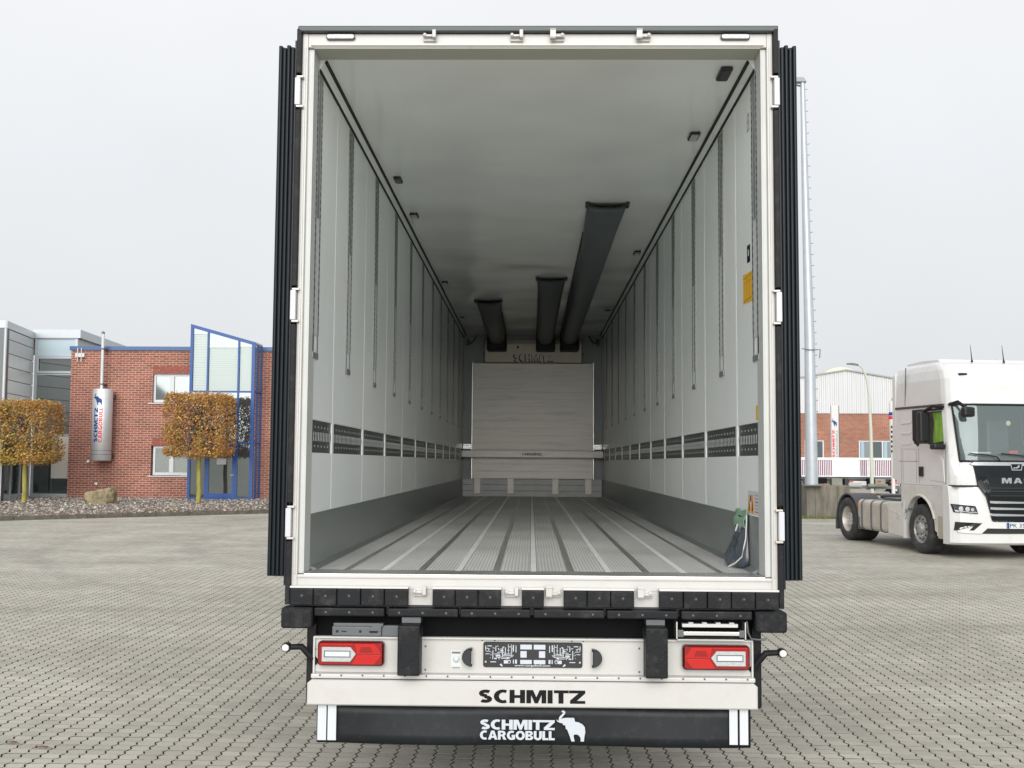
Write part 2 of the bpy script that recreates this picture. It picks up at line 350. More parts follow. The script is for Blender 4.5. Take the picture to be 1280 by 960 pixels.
# ---- interior
seams = [.17, .80]+[1.98+1.18*k for k in range(9)]+[12.6, LEN]
pm = {}
for s in (-1, 1):
    for i in range(len(seams)-1):
        y0, y1 = seams[i]+.022, seams[i+1]-.022
        if i == 0: y0 = .171
        ln = round(y1-y0, 3)
        for zz0, zz1, nm, mt in ((2.134, 4.075, 'wall_panel', LINER), (1.622, 1.954, 'wall_panel', LINER)):
            key = (ln, zz0)
            if key not in pm: pm[key] = MB().box(-.012, .012, 0, ln, zz0, zz1, c=.003).mesh(nm, mt)
            link(nm, pm[key], T, (s*1.222, y0, 0))
        key = (ln, 'rail', s)
        if key not in pm:
            r = MB(); xx = -s
            a, b = sorted((0, xx*.012)); r.box(a, b, 0, ln, 1.955, 2.133, c=.002)
            pf = [(0, 2.01), (xx*.0135, 2.02), (xx*.0145, 2.045), (xx*.0135, 2.07), (0, 2.08)]
            v = [(p[0]+xx*.0, yy, p[1]) for yy in (.004, ln-.004) for p in pf]
            r.add(v, [(k, k+1, k+6, k+5) for k in range(4)], 2)
            n = int(ln/.05)
            for k in range(n):
                yy = .03+k*(ln-.04)/n
                a, b = sorted((xx*.0140, xx*.0153)); r.box(a, b, yy, yy+.012, 2.020, 2.070, 1)
                if k % 2 == 0:
                    a, b = sorted((xx*.011, xx*.0128)); r.box(a, b, yy, yy+.012, 2.092, 2.104, 1); r.box(a, b, yy, yy+.012, 1.985, 1.997, 1)
            pm[key] = r.mesh('load_rail', [STEEL, SLOT, mat('dark rail hollow', (.03, .032, .03), .45)])
        link('load_rail', pm[key], T, (s*1.230, y0, 0))
    for i in range(1, len(seams)-1):
        if 'js' not in pm: pm['js'] = MB().box(-.0130, .0130, -.026, .026, 1.623, 4.074, c=.001).mesh('joint_strip', STRIPW)
        link('joint_strip', pm['js'], T, (s*1.222, seams[i], 0))
    a, b = sorted((s*1.2345, s*1.2125)); sc = MB().box(a, b, .171, LEN, 1.318, 1.6215, c=.003)
    so_ = sc.build('scuff_plate', SCUFF, T)
    a, b = sorted((s*1.212, s*1.178)); MB().prism([(s*1.2124, 1.319), (s*1.18, 1.3195), (s*1.2124, 1.338)], .245, LEN, 'y').build('scuff_foot', SCUFF, so_)
    # twin slotted rails for the double deck
    for k, y in enumerate([.20, 1.27]+[2.46+1.185*j for j in range(9)]):
        if ('dd', s) not in pm:
            r = MB(); xx = -s
            for dy in (-.062, .062):
                a, b = sorted((0, xx*.005)); r.box(a, b, dy-.016, dy+.016, 2.60, 4.06, 0)
                for j in range(34):
                    a, b = sorted((xx*.004, xx*.0062)); r.box(a, b, dy-.006, dy+.006, 2.63+j*.042, 2.652+j*.042, 1)
                a, b = sorted((0, xx*.004)); r.box(a, b, dy-.013, dy+.013, 2.50, 2.60, 0)
            a, b = sorted((0, xx*.008)); r.box(a, b, -.075, .075, 2.468, 2.502, 0, c=.004)
            a, b = sorted((xx*.001, xx*.003)); r.box(a, b, -.045, .045, 2.60, 4.06, 2)
            r.box(*sorted((xx*.0035, xx*.005)), -.03, .03, 3.25, 4.06, 0)
            pm[('dd', s)] = r.mesh('double_deck_rail', [RAIL, HOLE, mat('rail back', (.55, .57, .56), .5)])
        link('double_deck_rail', pm[('dd', s)], T, (s*1.209, y, 0))
    # cove between wall and ceiling with its two dark joints
    MB().prism([(s*1.2345, 4.078), (s*1.2075, 4.080), (s*1.172, 4.134), (s*1.2345, 4.14)], .171, LEN, 'y').build('ceiling_cove', LINER, T)
    MB().prism([(s*1.212, 4.0765), (s*1.2025, 4.0765), (s*1.200, 4.087), (s*1.212, 4.087)], .175, LEN, 'y').build('cove_seam', HOLE, T)
    MB().prism([(s*1.186, 4.122), (s*1.168, 4.1225), (s*1.164, 4.1345), (s*1.186, 4.1345)], .175, LEN, 'y').build('cove_seam', HOLE, T)
# ceiling as gently uneven sheets
MB().box(-1.2, 1.2, .171, LEN, 4.136, 4.16).build('ceiling', CEIL, T)
# ceiling lights / sensors
for x, y, hx, hy, mt in ((-1.08, 2.71, .03, .085, 'd'), (-1.085, 3.95, .035, .08, 'g'), (-1.1, 7.63, .035, .08, 'g'), (-1.09, 10.9, .03, .07, 'g'), (1.073, .36, .034, .10, 'k'), (1.077, 1.55, .034, .085, 'g'), (1.09, 5.66, .035, .085, 'g'), (1.09, 10.07, .035, .08, 'g')):
    q = MB().prism(rrect(x-hx, x+hx, y-hy, y+hy, .014), 4.1355, 4.118, 'z', c=.003).build('ceiling_lamp', BLK, T)
    MB().prism(rrect(x-hx*.72, x+hx*.72, y-hy*.8, y+hy*.8, .01), 4.1175, 4.115, 'z').build('lamp_cover', BLK if mt == 'k' else (mat('lamp glass', (.45, .46, .46), .3) if mt == 'g' else GREYM), q)
# floor planks with rails between them
P_ = .2035
for k in range(-6, 6):
    x0 = k*P_+.02; x1 = (k+1)*P_-.02
    x0 = max(x0, -1.19); x1 = min(x1, 1.19)
    MB().box(x0, x1, .215, LEN, 1.301, 1.318).build('floor_plank', FLOORM, T)
for k in range(-5, 6):
    x = k*P_
    if k % 2 == 0:
        MB().box(x-.0165, x+.0165, .215, LEN, 1.301, 1.3205, c=.001).build('floor_strip', STRIPF, T)
        MB().box(x-.020, x+.020, .215, LEN, 1.300, 1.312).build('floor_channel', GREYM, T)
    else:
        g = MB().box(x-.0195, x+.0195, .215, LEN, 1.300, 1.309 if abs(k) != 1 else 1.3155, 0 if abs(k) != 1 else 1)
        for d in (-.0195, -.004, .0095): g.box(x+d, x+d+.009, .215, LEN, 1.3095, 1.3185, 1)
        g.build('floor_groove', [mat('floor channel', (.26, .26, .25), .45, .3), ALU], T)
# bulkhead
MB().box(-1.21, 1.21, LEN-.05, LEN+.1, 1.3, 4.137).build('bulkhead', GREYB, T)
kp = MB()
for k in range(3): kp.box(-1.205, 1.205, 13.14, LEN-.051, 1.32+k*.103, 1.32+k*.103+.100, c=.003)
kp = kp.build('kick_plate', mat('kick plate aluminium', (.40, .41, .40), .45, .3, var=.1), T)
for x in (-.944, -.372, .402, .968):
    MB().box(x-.055, x+.055, 13.08, 13.139, 1.37, 1.631, c=.004).build('upright', BULK, kp)
nb = 16; z0 = 1.632; hh = (3.622-z0)/nb
bp = MB().box(-1.03, 1.04, 13.06, 13.12, z0, 3.622).build('air_return_panel', mat('panel backing', (.30, .30, .28), .5), T)
for k in range(nb):
    g = MB().box(-1.028, 1.038, 13.035+.004*(k % 2), 13.0595, z0+k*hh+.001, z0+(k+1)*hh-.0005, c=.002)
    for j in (1, 2): g.box(-1.026, 1.036, 13.030+.004*(k % 2), 13.04, z0+k*hh+j*hh/3-.003, z0+k*hh+j*hh/3+.003)
    g.build('panel_board', BULK, bp)
for a, b in ((-1.05, -1.031), (1.041, 1.06)): MB().box(a, b, 13.02, 13.12, z0-.01, 3.64, c=.003).build('edge_strip', ALU, bp)
ev = MB().prism([(12.92, 3.635), (12.92, 3.95), (12.98, 4.02), (13.19, 4.02), (13.19, 3.635)], -.826, .837, 'x').build('evaporator_cover', EVAP, T)
for x in (-.835, .846): MB().box(x-.008, x+.008, 12.93, 13.19, 3.63, 4.03).box(x-.02, x+.02, 12.95, 13.0, 3.76, 3.80).build('cover_edge', BLK, ev)
word('raised_lettering', 'SCHMITZ', INK, ev, (-.345, 12.919, 3.638), (1, 0, 0), (0, 0, 1), .135, .70, .001)  # black copy offset behind the letters: shade of their relief put in as colour
word('raised_lettering', 'SCHMITZ', EVAP, ev, (-.325, 12.913, 3.652), (1, 0, 0), (0, 0, 1), .120, .69, .001)
MB().prism([(-.28, 3.875), (-.235, 3.875), (-.2575, 3.93)], 12.918, 12.914).build('warning_mark', INK, ev)
for s in (-1, 1):
    c = MB(); c.box(s*1.12-.03, s*1.12+.03, 12.9, 12.97, 3.93, 4.04, c=.006); c.tube([(s*1.12, 12.93, 4.0), (s*1.06, 12.95, 3.96), (s*1.0, 12.97, 4.03), (s*.97, 12.98, 4.1)], .012, 6)
    c.build('cable_box', BLK, T)
    MB().box(*sorted((s*1.0, s*1.2)), 13.1, 13.199, 2.20, 2.225, c=.003).box(*sorted((s*1.0, s*1.2)), 13.1, 13.199, 2.14, 2.165, c=.003).box(*sorted((s*1.0, s*1.2)), 13.15, 13.199, 2.166, 2.199).build('rail_holder', ALU, T)
# air ducts: slung fabric channels under the ceiling
for x0, x1, ya in ((-.797, -.435, 9.06), (.038, .393, 7.23), (.449, .796, 3.46)):
    xc = (x0+x1)/2; hw = (x1-x0)/2; g = MB(); n = 12; vs = []; ys = []
    steps = [0, .12, .3, .6, 1.0, 1.6]+[1.6+(12.7-ya-1.6)*j/8 for j in range(1, 9)]
    for j, d in enumerate(steps):
        y = ya+d; q = min(1, d/1.3); sag = .05+.14*q+.03*min(1, d/5)+random.uniform(-.006, .006); w_ = hw*(1-.16*q)
        for k in range(n+1):
            t = math.pi*k/n; e_ = 1-.25*q
            vs.append((xc-w_*math.copysign(abs(math.cos(t))**e_, math.cos(t)), y, 4.128-sag*(math.sin(t)**.8 if 0 < k < n else 0)))
    fs = [(j*(n+1)+k, j*(n+1)+k+1, (j+1)*(n+1)+k+1, (j+1)*(n+1)+k) for j in range(len(steps)-1) for k in range(n)]
    g.add(vs, fs, 0, True)
    d = g.build('air_duct', DUCT, T)
    sd_ = d.modifiers.new('thick', 'SOLIDIFY'); sd_.thickness = .006
    g = MB().tube([(v[0], v[1]-.001, v[2]) for v in vs[:n+1]], .009, 6)
    for sx_ in (-1, 1): g.box(xc+sx_*hw-.014, xc+sx_*hw+.014, ya-.03, ya+.06, 4.095, 4.134, c=.005)
    g.build('duct_mouth_rim', BLK, d)
    MB().box(xc-hw*.92, xc+hw*.92, 12.62, 12.915, 3.805, 4.12, c=.03).build('duct_collar', mat('duct collar', (.012, .012, .013), .6), d)
    g = MB()
    for sx_ in (-1, 1): g.box(xc+sx_*hw*.86-.008, xc+sx_*hw*.86+.008, ya+1.2, 12.65, 4.118, 4.1345)
    g.build('duct_clip_rail', BLK, d)
# stickers on the right wall (wall face at x = 1.21)
def wallq(name, pts, mt, off=.001, par=T):
    x = 1.2098-off; return MB().add([(x, a, b) for a, b in pts]+[(x+.0008, a, b) for a, b in pts], [list(range(len(pts))), list(range(len(pts), 2*len(pts)))]+[[i, (i+1) % len(pts), len(pts)+(i+1) % len(pts), len(pts)+i] for i in range(len(pts))]).build(name, mt, par)
q = wallq('yellow_notice', [(.30, 2.815), (.56, 2.83), (.56, 3.0), (.30, 2.985)], YEL)
ox = mat('ochre print', (.45, .22, .02), .5)
for a, b, c_, d_ in ((.32, .54, 2.97, 2.975), (.32, .54, 2.84, 2.845), (.45, .454, 2.84, 2.965), (.38, .384, 2.84, 2.965), (.33, .53, 2.94, 2.943)): wallq('printed_line', [(a, c_), (b, c_), (b, d_), (a, d_)], ox, .0022, q)
q = wallq('black_notice', [(.355, 3.045), (.44, 3.05), (.44, 3.15), (.355, 3.145)], INK); wallq('mark', [(.385, 3.085), (.41, 3.085), (.41, 3.12), (.385, 3.12)], LOGOW, .0022, q)
q = wallq('blue_notice', [(.345, 3.80), (.415, 3.80), (.415, 3.88), (.40, 3.905), (.36, 3.905), (.345, 3.88)], INKG); wallq('mark', [(.355, 3.81), (.405, 3.81), (.405, 3.845), (.355, 3.845)], LOGOW, .0022, q); wallq('mark', [(.365, 3.86), (.395, 3.86), (.395, 3.885), (.365, 3.885)], REFL, .0022, q)
wallq('yellow_label', [(.175, 2.147), (.235, 2.147), (.235, 2.226), (.175, 2.226)], YEL)
q = wallq('load_chart', [(.18, 1.63), (.47, 1.63), (.47, 1.76), (.18, 1.76)], REFL, .0008)
for a in (.345, .435): 
    wallq('warning_triangle', [(a-.04, 1.638), (a+.04, 1.638), (a+.008, 1.74), (a-.008, 1.74)], ORANGE, .0022, q)
    wallq('mark', [(a-.012, 1.65), (a+.012, 1.65), (a+.004, 1.70), (a-.004, 1.70)], INK, .0030, q)
wallq('mark', [(.38, 1.70), (.40, 1.70), (.40, 1.735), (.38, 1.735)], INK, .0030, q)
for k in range(6): wallq('printed_line', [(.19, 1.645+k*.018), (.28, 1.645+k*.018), (.28, 1.650+k*.018), (.19, 1.650+k*.018)], INKG if k % 3 else REDI, .0022, q)
# ---- rubber bumper blocks and strips
bm_ = {}
def blocks(x0, x1, n):
    wdt = (x1-x0)/n
    for k in range(n):
        key = round(wdt, 4)
        if key not in bm_:
            g = MB().box(.0015, wdt-.0015, -.055, .003, 1.163, 1.250, c=.006); cx = wdt/2
            g.disc((cx, -.0555, 1.213), .011, n=10, mi=1); g.disc((cx+.003, -.0565, 1.214), .0045, n=6, mi=2)
            bm_[key] = g.mesh('bumper_block', [RUB, HOLE, GREYM])
        link('bumper_block', bm_[key], T, (x0+k*wdt, random.uniform(-.002, .002), random.uniform(-.001, .001)))
    MB().box(x0, x1, -.05, -.001, 1.252, 1.262, c=.002).build('block_strip', WHITEP, T)
blocks(-1.262, -.648, 5); blocks(-.523, -.166, 3); blocks(-.062, .055, 1); blocks(.154, .519, 3); blocks(.647, 1.262, 5)
for x0, x1 in ((-1.131, -.768), (-.752, -.389), (-.377, -.016), (.001, .366), (.378, .742), (.758, 1.121)):
    g = MB().box(x0, x1, -.06, .02, 1.111, 1.153, c=.007)
    for k in range(3): xx = x0+(x1-x0)*(k+.5)/3; g.disc((xx, -.0605, 1.131), .009, n=10, mi=1); g.disc((xx, -.061, 1.132), .005, n=6, mi=2)
    g.build('rubber_strip', [RUB, HOLE, GREYM], T)
MB().box(-1.25, 1.25, .0, .06, 1.154, 1.164).box(-1.13, 1.12, .021, .1, 1.115, 1.153).build('strip_carrier', BLK, T)
for x0, x1 in ((-1.299, -1.137), (1.134, 1.295)):
    g = MB().prism(rrect(x0, x1, 1.049, 1.155, .014, 3), -.075, .02, c=.007)
    for a in (.18, .82):
        for b in (.2, .8): g.disc((x0+(x1-x0)*a, -.0755, 1.049+.106*b), .007, n=8, mi=1)
    g.lathe([(.036, -.0765), (.038, -.0775), (.040, -.0765)], ((x0+x1)/2, 0, 1.102), n=20)
    g.build('corner_buffer', [RUB, HOLE], T)
for x0, x1 in ((-1.29, -1.15), (1.15, 1.29)): MB().box(x0, x1, .021, .1, 1.06, 1.15).build('corner_carrier', DARKM, T)
# ---- lamp panel, underrun beam, flap
lp = MB().box(-1.145, 1.137, .02, .05, .812, .997, c=.004)
lp.box(-1.148, 1.140, -.03, .05, .789, .812, c=.006); lp.box(-1.145, 1.137, .004, .03, .988, .998, c=.002)
for x in (-1.145, 1.127): lp.box(x, x+.01, .002, .03, .80, .99, c=.002)
lp = lp.build('lamp_panel', CREAM, T)
sc = MB()
for k in range(21): sc.lathe([(.0001, -.034), (.005, -.033), (.005, -.029)], (-1.1+k*.11, 0, .806), n=6)
for x, z in ((-.56, .95), (-.56, .83), (-.20, .985), (-.265, .985), (.20, .985), (.26, .985), (.55, .95), (.55, .83), (-1.137, .93), (-1.137, .85), (1.131, .93), (1.131, .85)): sc.lathe([(.0001, .015), (.005, .016), (.005, .021)], (x, 0, z), n=6)
sc.build('screw', GREYM, lp, kind='stuff')
bmq = MB().prism([(-1.165, .655), (-1.165, .765), (-1.140, .784), (1.130, .786), (1.150, .768), (1.150, .655)], -.04, .06, c=.007).build('underrun_beam', CREAM, T)
word('lettering', 'SCHMITZ', INK, bmq, (-.280, -.0402, .677), (1, 0, 0), (0, 0, 1), .067, .548, .001)
MB().box(-.68, -.58, -.005, .05, .782, .7885).box(.58, .68, -.005, .05, .782, .7885).build('beam_bracket', GREYM, bmq)
# flap
fl = MB(); xs = [-1.122+k*.0561 for k in range(41)]; v = []; zs = [.655, .6, .55, .5, .451]
for j, z in enumerate(zs):
    for i, x in enumerate(xs): v.append((x, .02+.004*math.sin(x*5+1)*j+.002*math.sin(x*17), z))
nx = len(xs); fl.add(v, [(j*nx+i, j*nx+i+1, (j+1)*nx+i+1, (j+1)*nx+i) for j in range(4) for i in range(nx-1)], 0, True)
fl = fl.build('mud_flap', mat('flap rubber', (.012, .015, .018), .5, spec=.3, var=.25, vs=2.5, dirt=(.05, .05, .048, .4), ds=25), T)
sdm = fl.modifiers.new('thick', 'SOLIDIFY'); sdm.thickness = .01; sdm.offset = 0
for x0, x1 in ((-1.112, -1.067), (-1.060, -1.016), (1.009, 1.051), (1.062, 1.105)):
    g = MB().box(x0, x1, -.008, -.004, .472, .652)
    for k in range(3): g.box(x0+.006+k*.013, x0+.008+k*.013, -.0095, -.0075, .474, .650, 1)
    g.build('reflector_strip', [REFL, mat('reflector line', (.68, .71, .74), .4)], fl)
word('lettering', 'SCHMITZ', LOGOW, fl, (-.272, -.008, .536), (1, 0, 0), (0, 0, 1), .050, .385, .001, gap=.05)
word('lettering', 'CARGOBULL', LOGOW, fl, (-.272, -.008, .485), (1, 0, 0), (0, 0, 1), .045, .385, .001, gap=.05)
MB().prism([(.120+a*.150, .480+b*.157) for a, b in eleph_pts()], -.009, -.005).build('elephant_emblem', LOGOW, fl)
# rear lamps
def lamp(x0, x1, z0, z1, s):
    q = MB().prism(rrect(x0, x1, z0, z1, .018), .019, -.024, c=.006).build('tail_lamp', mat('lamp housing', (.06, .004, .004), .3), T)
    MB().prism(rrect(x0+.006, x1-.006, z0+.006, z1-.006, .014), -.0235, -.030, c=.003).build('red_lens', RED2, q)
    def X(t): return x0+(x1-x0)*t if s < 0 else x1-(x1-x0)*t
    h = z1-z0; Zz = lambda t: z0+h*t
    for pts, mt, a in (([(.56, .93), (.86, .93), (.97, .5), (.60, .5)], RED, .035), ([(.60, .46), (.97, .46), (.86, .07), (.52, .07)], RED, .034), ([(.90, .92), (.975, .90), (.975, .56)], RED2, .033), ([(.90, .08), (.975, .10), (.975, .44)], RED2, .033), ([(.04, .86), (.55, .86), (.53, .93), (.06, .93)], RED, .032), ([(.66, .80), (.80, .80), (.84, .56), (.63, .56)], RED2, .036)):
        MB().prism([(X(u), Zz(t)) for u, t in pts], -.029, -a, c=.0015).build('lens_facet', mt, q)
    pts = [(.07, .18), (.07, .78), (.50, .78), (.585, .5), (.50, .18)]
    MB().prism([(X(u), Zz(t)) for u, t in pts], -.029, -.037, c=.002).build('clear_lens', LENS, q)
    MB().prism([(X(u), Zz(t)) for u, t in [(.105, .36), (.105, .64), (.505, .64), (.505, .36)]], -.0365, -.0378, c=.0005).build('light_bar_rim', GREYM, q)
    MB().prism([(X(u), Zz(t)) for u, t in [(.12, .40), (.12, .60), (.49, .60), (.49, .40)]], -.036, -.0395, c=.001).build('light_bar', REFL, q)
lamp(-1.116, -.773, .853, .977, -1); lamp(.770, 1.114, .850, .975, 1)
# bumper posts
for x0, x1, xi in ((-.690, -.577, 1), (.570, .681, -1)):
    zt = 1.075; zb = .824
    g = MB().box(x0, x1, -.13, .0, zb, zt, c=.008)
    for dx, dz in ((.28, .235), (.72, .235), (.5, .04)): g.disc((x0+(x1-x0)*dx, -.1305, zb+dz*1.0), .009, n=8, mi=1)
    g.lathe([(.040, -.131), (.043, -.1325), (.046, -.131)], ((x0+x1)/2, 0, .945), n=22)
    p = g.build('bumper_post', [RUB, HOLE], T)
    MB().box(x0+.01, x1-.004, -.04, .05, 1.076, 1.106, c=.003).build('post_bracket', GREYM, p)
    MB().box(x0+.03*(xi > 0)+.002, x1-.03*(xi < 0)-.002, .001, .045, .80, 1.05).build('post_mount', GREYM, p)
# plate holder
ph = MB().prism(rrect(-.259, .255, .848, .977, .012), .019, .008, c=.003).build('number_plate_holder', BLK, T)
g = MB()
def hl(x0, x1, z0, z1):
    for s in (1, -1):
        a, b = sorted((-.002+s*x0, -.002+s*x1)); g.box(a, b, .006, .0081, z0, z1)
for (x0, x1, z0, z1) in ((.005, .065, .941, .965), (.032, .064, .899, .932), (.005, .065, .866, .887), (.082, .092, .868, .888), (.098, .103, .868, .888), (.085, .089, .925, .96), (.098, .104, .930, .963), (.110, .113, .905, .965), (.125, .128, .918, .966), (.140, .144, .918, .95), (.155, .160, .905, .945), (.118, .148, .915, .918), (.10, .16, .908, .911), (.112, .19, .899, .902), (.12, .165, .892, .895), (.150, .185, .922, .925), (.17, .20, .915, .918), (.115, .135, .882, .886), (.19, .194, .93, .958), (.178, .192, .955, .958), (.212, .236, .955, .959), (.228, .246, .915, .918), (.19, .22, .874, .878), (.13, .15, .868, .885), (.205, .209, .89, .935), (.16, .17, .93, .935), (.175, .18, .938, .946), (.243, .247, .942, .958), (.24, .248, .872, .880), (.168, .19, .905, .912), (.186, .200, .890, .896)): hl(x0, x1, z0, z1)
for k in range(40):
    x0 = random.uniform(.085, .225); z0 = random.uniform(.885, .955); hl(x0, x0+random.choice((.003, .010)), z0, z0+.003)
g.build('holder_cutout', LOGOW, ph, kind='stuff')
g = MB()
for s in (-1, 1): g.lathe([(.007, .0075), (.010, .0070), (.010, .0085)], (-.002+s*.237, 0, .937), n=10); g.lathe([(.006, .0075), (.009, .0070), (.009, .0085)], (-.002+s*.122, 0, .876), n=10); g.prism([(-.002+s*.172, .862), (-.002+s*.160, .852), (-.002+s*.155, .856), (-.002+s*.164, .868)], .0078, .0060)
g.build('holder_cutout', LOGOW, ph, kind='stuff')
text('lettering', 'www.cargobull.com', LOGOW, ph, (-.097, .0078, .851), (1, 0, 0), (0, 0, 1), .013, .185, .02, .001)
for x, s in ((-.342, -1), (.330, 1)):
    pts = [(x-s*.026, .855), (x-s*.026, .948)]+[(x-s*.026+s*.052*math.sin(R(a)), .9015+.0465*math.cos(R(a))) for a in range(15, 180, 15)]
    q = MB().prism(pts, .019, -.03, c=.006).build('plate_lamp', BLK, T)
    MB().box(*sorted((x-s*.0265, x-s*.024)), -.026, .015, .87, .935).build('lens', LENS, q)
q = MB().box(-.427, -.372, .0175, .0195, .835, .930).build('inspection_sticker', mat('sticker grey', (.62, .64, .64), .5), lp)
g = MB(); g.lathe([(.0001, .0165), (.018, .0165), (.018, .0175)], (-.3995, 0, .885), n=16, mi=0)
for k in range(10): g.box(-.422+k*.0045, -.420+k*.0045, .0165, .0175, .838, .846, 1); g.box(-.422+k*.0045, -.419+k*.0045, .0165, .0175, .914, .924, 1)
g.build('sticker_print', [REFL, INK], lp, kind='stuff')
# marker arms
for s, p in ((-1, [(-1.13, .03, .86), (-1.165, .01, .90), (-1.205, 0, .945), (-1.262, -.01, .944)]), (1, [(1.13, .03, .84), (1.160, .01, .885), (1.20, 0, .935), (1.262, -.01, .940)])):
    q = MB().tube(p, [.02, .018, .017, .015], 10).build('marker_arm', RUB, T)
    e_ = Vector(p[-1])+Vector((s*.018, 0, 0))
    MB().lathe([(.0001, -.034), (.014, -.034), (.0235, -.026), (.0255, -.012), (.0255, .012), (.014, .024), (.0001, .026)], tuple(e_), n=16).build('marker_head', BLK, q)
    MB().lathe([(.0001, -.040), (.012, -.0385), (.0185, -.034), (.0185, -.030)], tuple(e_), n=16).build('lens', mat('white marker lens', (.80, .74, .74), .3), q)
# grey support rail at left, folded ladder at right
g = MB().box(-1.047, -.79, .0, .06, 1.001, 1.05, c=.004).box(-1.04, -.78, -.004, .05, 1.051, 1.068, c=.003).box(-.79, -.688, .012, .06, 1.0, 1.055, c=.003)
g.prism([(-.86, 1.045), (-.79, 1.068), (-.79, 1.03), (-.86, 1.03)], -.006, .004)
g = g.build('support_rail', GREYM, T)
h = MB(); 
for x in (-1.02, -.90): h.disc((x, -.0005, 1.025), .008, n=8)
h.box(-.998, -.972, -.001, .002, 1.022, 1.028); h.prism(rrect(-.853, -.807, 1.017, 1.031, .0069), -.0005, .002); h.build('rail_slot', HOLE, g, kind='stuff')
ld = MB(); ld.box(.742, 1.085, -.03, .06, 1.001, 1.007)
for x in (.736, 1.088): ld.box(x, x+.006, -.03, .06, 1.008, 1.095)
ld = ld.build('folding_ladder', ALU, T)
MB().box(.758, 1.073, -.035, -.01, 1.026, 1.046, c=.003).build('rung', ALU, ld)
r_ = MB().box(.768, 1.055, -.020, .02, 1.066, 1.084, c=.003)
for k in range(4): r_.box(.80+k*.07, .825+k*.07, -.024, .01, 1.084, 1.092, c=.002)
r_.build('rung', WHITEP, ld)
g = MB()
for x in (.758, 1.073): g.box(x-.015, x+.015, -.038, -.008, 1.018, 1.054, c=.003)
g.tube([(1.10, -.02, 1.10), (1.105, -.03, 1.04), (1.12, -.03, 1.012), (1.16, -.03, 1.008), (1.195, -.03, 1.010)], .0055, 6); g.build('ladder_catch', GREYM, ld, kind='stuff')
MB().box(.70, 1.09, .0, .03, .999, 1.0008).build('ladder_tray', GREYM, ld)
# ---- chassis, axles and wheels
ch = MB()
for x in (-.5, .5): ch.box(x-.07, x+.07, .15, LEN-.5, .82, 1.19)
for y in (.2, 1.6, 3.0, 4.4, 5.8, 8, 10, 12): ch.box(-1.1, 1.1, y, y+.09, 1.02, 1.19)
ch.box(-1.18, 1.18, .1, .14, .9, 1.19)
ch.build('chassis', DARKM, T)
TYRE = mat('tyre rubber', (.028, .028, .028), .75, var=.2, vs=12, dirt=(.16, .15, .13, .5), ds=4); RIM = mat('steel rim', (.35, .35, .34), .4, .6, var=.15, vs=6)
def tyre_prof(r, wd): return [(r*.58, -wd/2+.02), (r*.62, -wd/2), (r*.80, -wd/2-.012), (r*.94, -wd/2+.005), (r*.985, -wd/2+.03), (r, -wd/2+.055), (r, wd/2-.055), (r*.985, wd/2-.03), (r*.94, wd/2-.005), (r*.80, wd/2+.012), (r*.62, wd/2), (r*.58, wd/2-.02)]
for y in (2.6, 3.95, 5.3):
    for s in (-1, 1):
        zc = .5+y*.0075
        wh = MB().lathe(tyre_prof(.49, .37), (s*1.03, y, zc), 'x', 28).build('wheel', TYRE, T)
        MB().lathe([(.29, s*.16), (.27, s*.12), (.2, s*.10), (.16, s*.14), (.09, s*.15), (.0001, s*.15)], (s*1.03, y, zc), 'x', 20).build('rim', RIM, wh)
    MB().tube([(-1.0, y, .5+y*.0075), (1.0, y, .5+y*.0075)], .065, 10).build('axle', DARKM, T)
for s in (-1, 1):
    pts = [(.55, .68), (.50, 1.0), (.56, 1.05), (5.9, 1.09), (5.9, 1.07), (.60, 1.03), (.56, 1.0), (.58, .68)]
    a, b = sorted((s*1.13, s*1.21)); MB().prism(pts, s*.86, s*1.21, 'x').build('mudguard', RUB, T)
    g = MB().box(*sorted((s*1.143, s*1.193)), .07, .12, .64, 1.055, c=.008); g.build('side_bracket', RUB, T)
for s in (-1, 1):
    g = MB().box(s*.75-.06, s*.75+.06, 10.4, 10.55, .25, 1.19).box(s*.75-.15, s*.75+.15, 10.35, 10.6, .20, .24); g.build('landing_leg', DARKM, T)

# ---- things inside the hold
LB = MB().box(-1.208, 1.208, 12.76, 12.83, 1.992, 2.112, c=.006)
LB = LB.build('load_bar', mat('load bar aluminium', (.33, .32, .30), .4, .6, var=.1, stretch=(.5, 1, 6)), None, label='grey metal load bar spanning the hold in front of its far panel', cat='bar')
LB.rotation_euler = (TILT, 0, 0)
word('label_strip', 'CARGOBULL', INK, LB, (-.17, 12.757, 2.03), (1, 0, 0), (0, 0, 1), .045, .34, .001)
# dark bag hanging at the right wall
BG = thing('plastic_bag', 'crumpled dark plastic bag taped to the right wall of the hold near its rear edge', 'bag'); BG.rotation_euler = (TILT, 0, 0)
prof = [(1.61, .47, .80, .010), (1.57, .47, .79, .014), (1.53, .48, .78, .022), (1.47, .47, .82, .040), (1.42, .46, .86, .060), (1.37, .45, .90, .078), (1.338, .46, .92, .082), (1.3195, .50, .88, .06)]
v = []; n = 20; rnd = random.Random(3)
for j, (z, y0, y1, dp) in enumerate(prof):
    for k in range(n):
        t = math.pi*k/(n-1); fold = 1+.18*math.sin(7*t+j*.5)+.10*math.sin(13*t-j)
        v.append((1.206-dp*abs(math.sin(t))**.7*fold-(.001 if 0 < k < n-1 else 0), (y0+y1)/2-(y1-y0)/2*math.cos(t), z+rnd.uniform(-.004, .004)))
g = MB().add(v, [(j*n+k, j*n+k+1, (j+1)*n+k+1, (j+1)*n+k) for j in range(len(prof)-1) for k in range(n-1)], 0, True)
o = g.build('bag_body', BAGM, BG); so2 = o.modifiers.new('ss', 'SUBSURF'); so2.levels = 2; so2.render_levels = 2
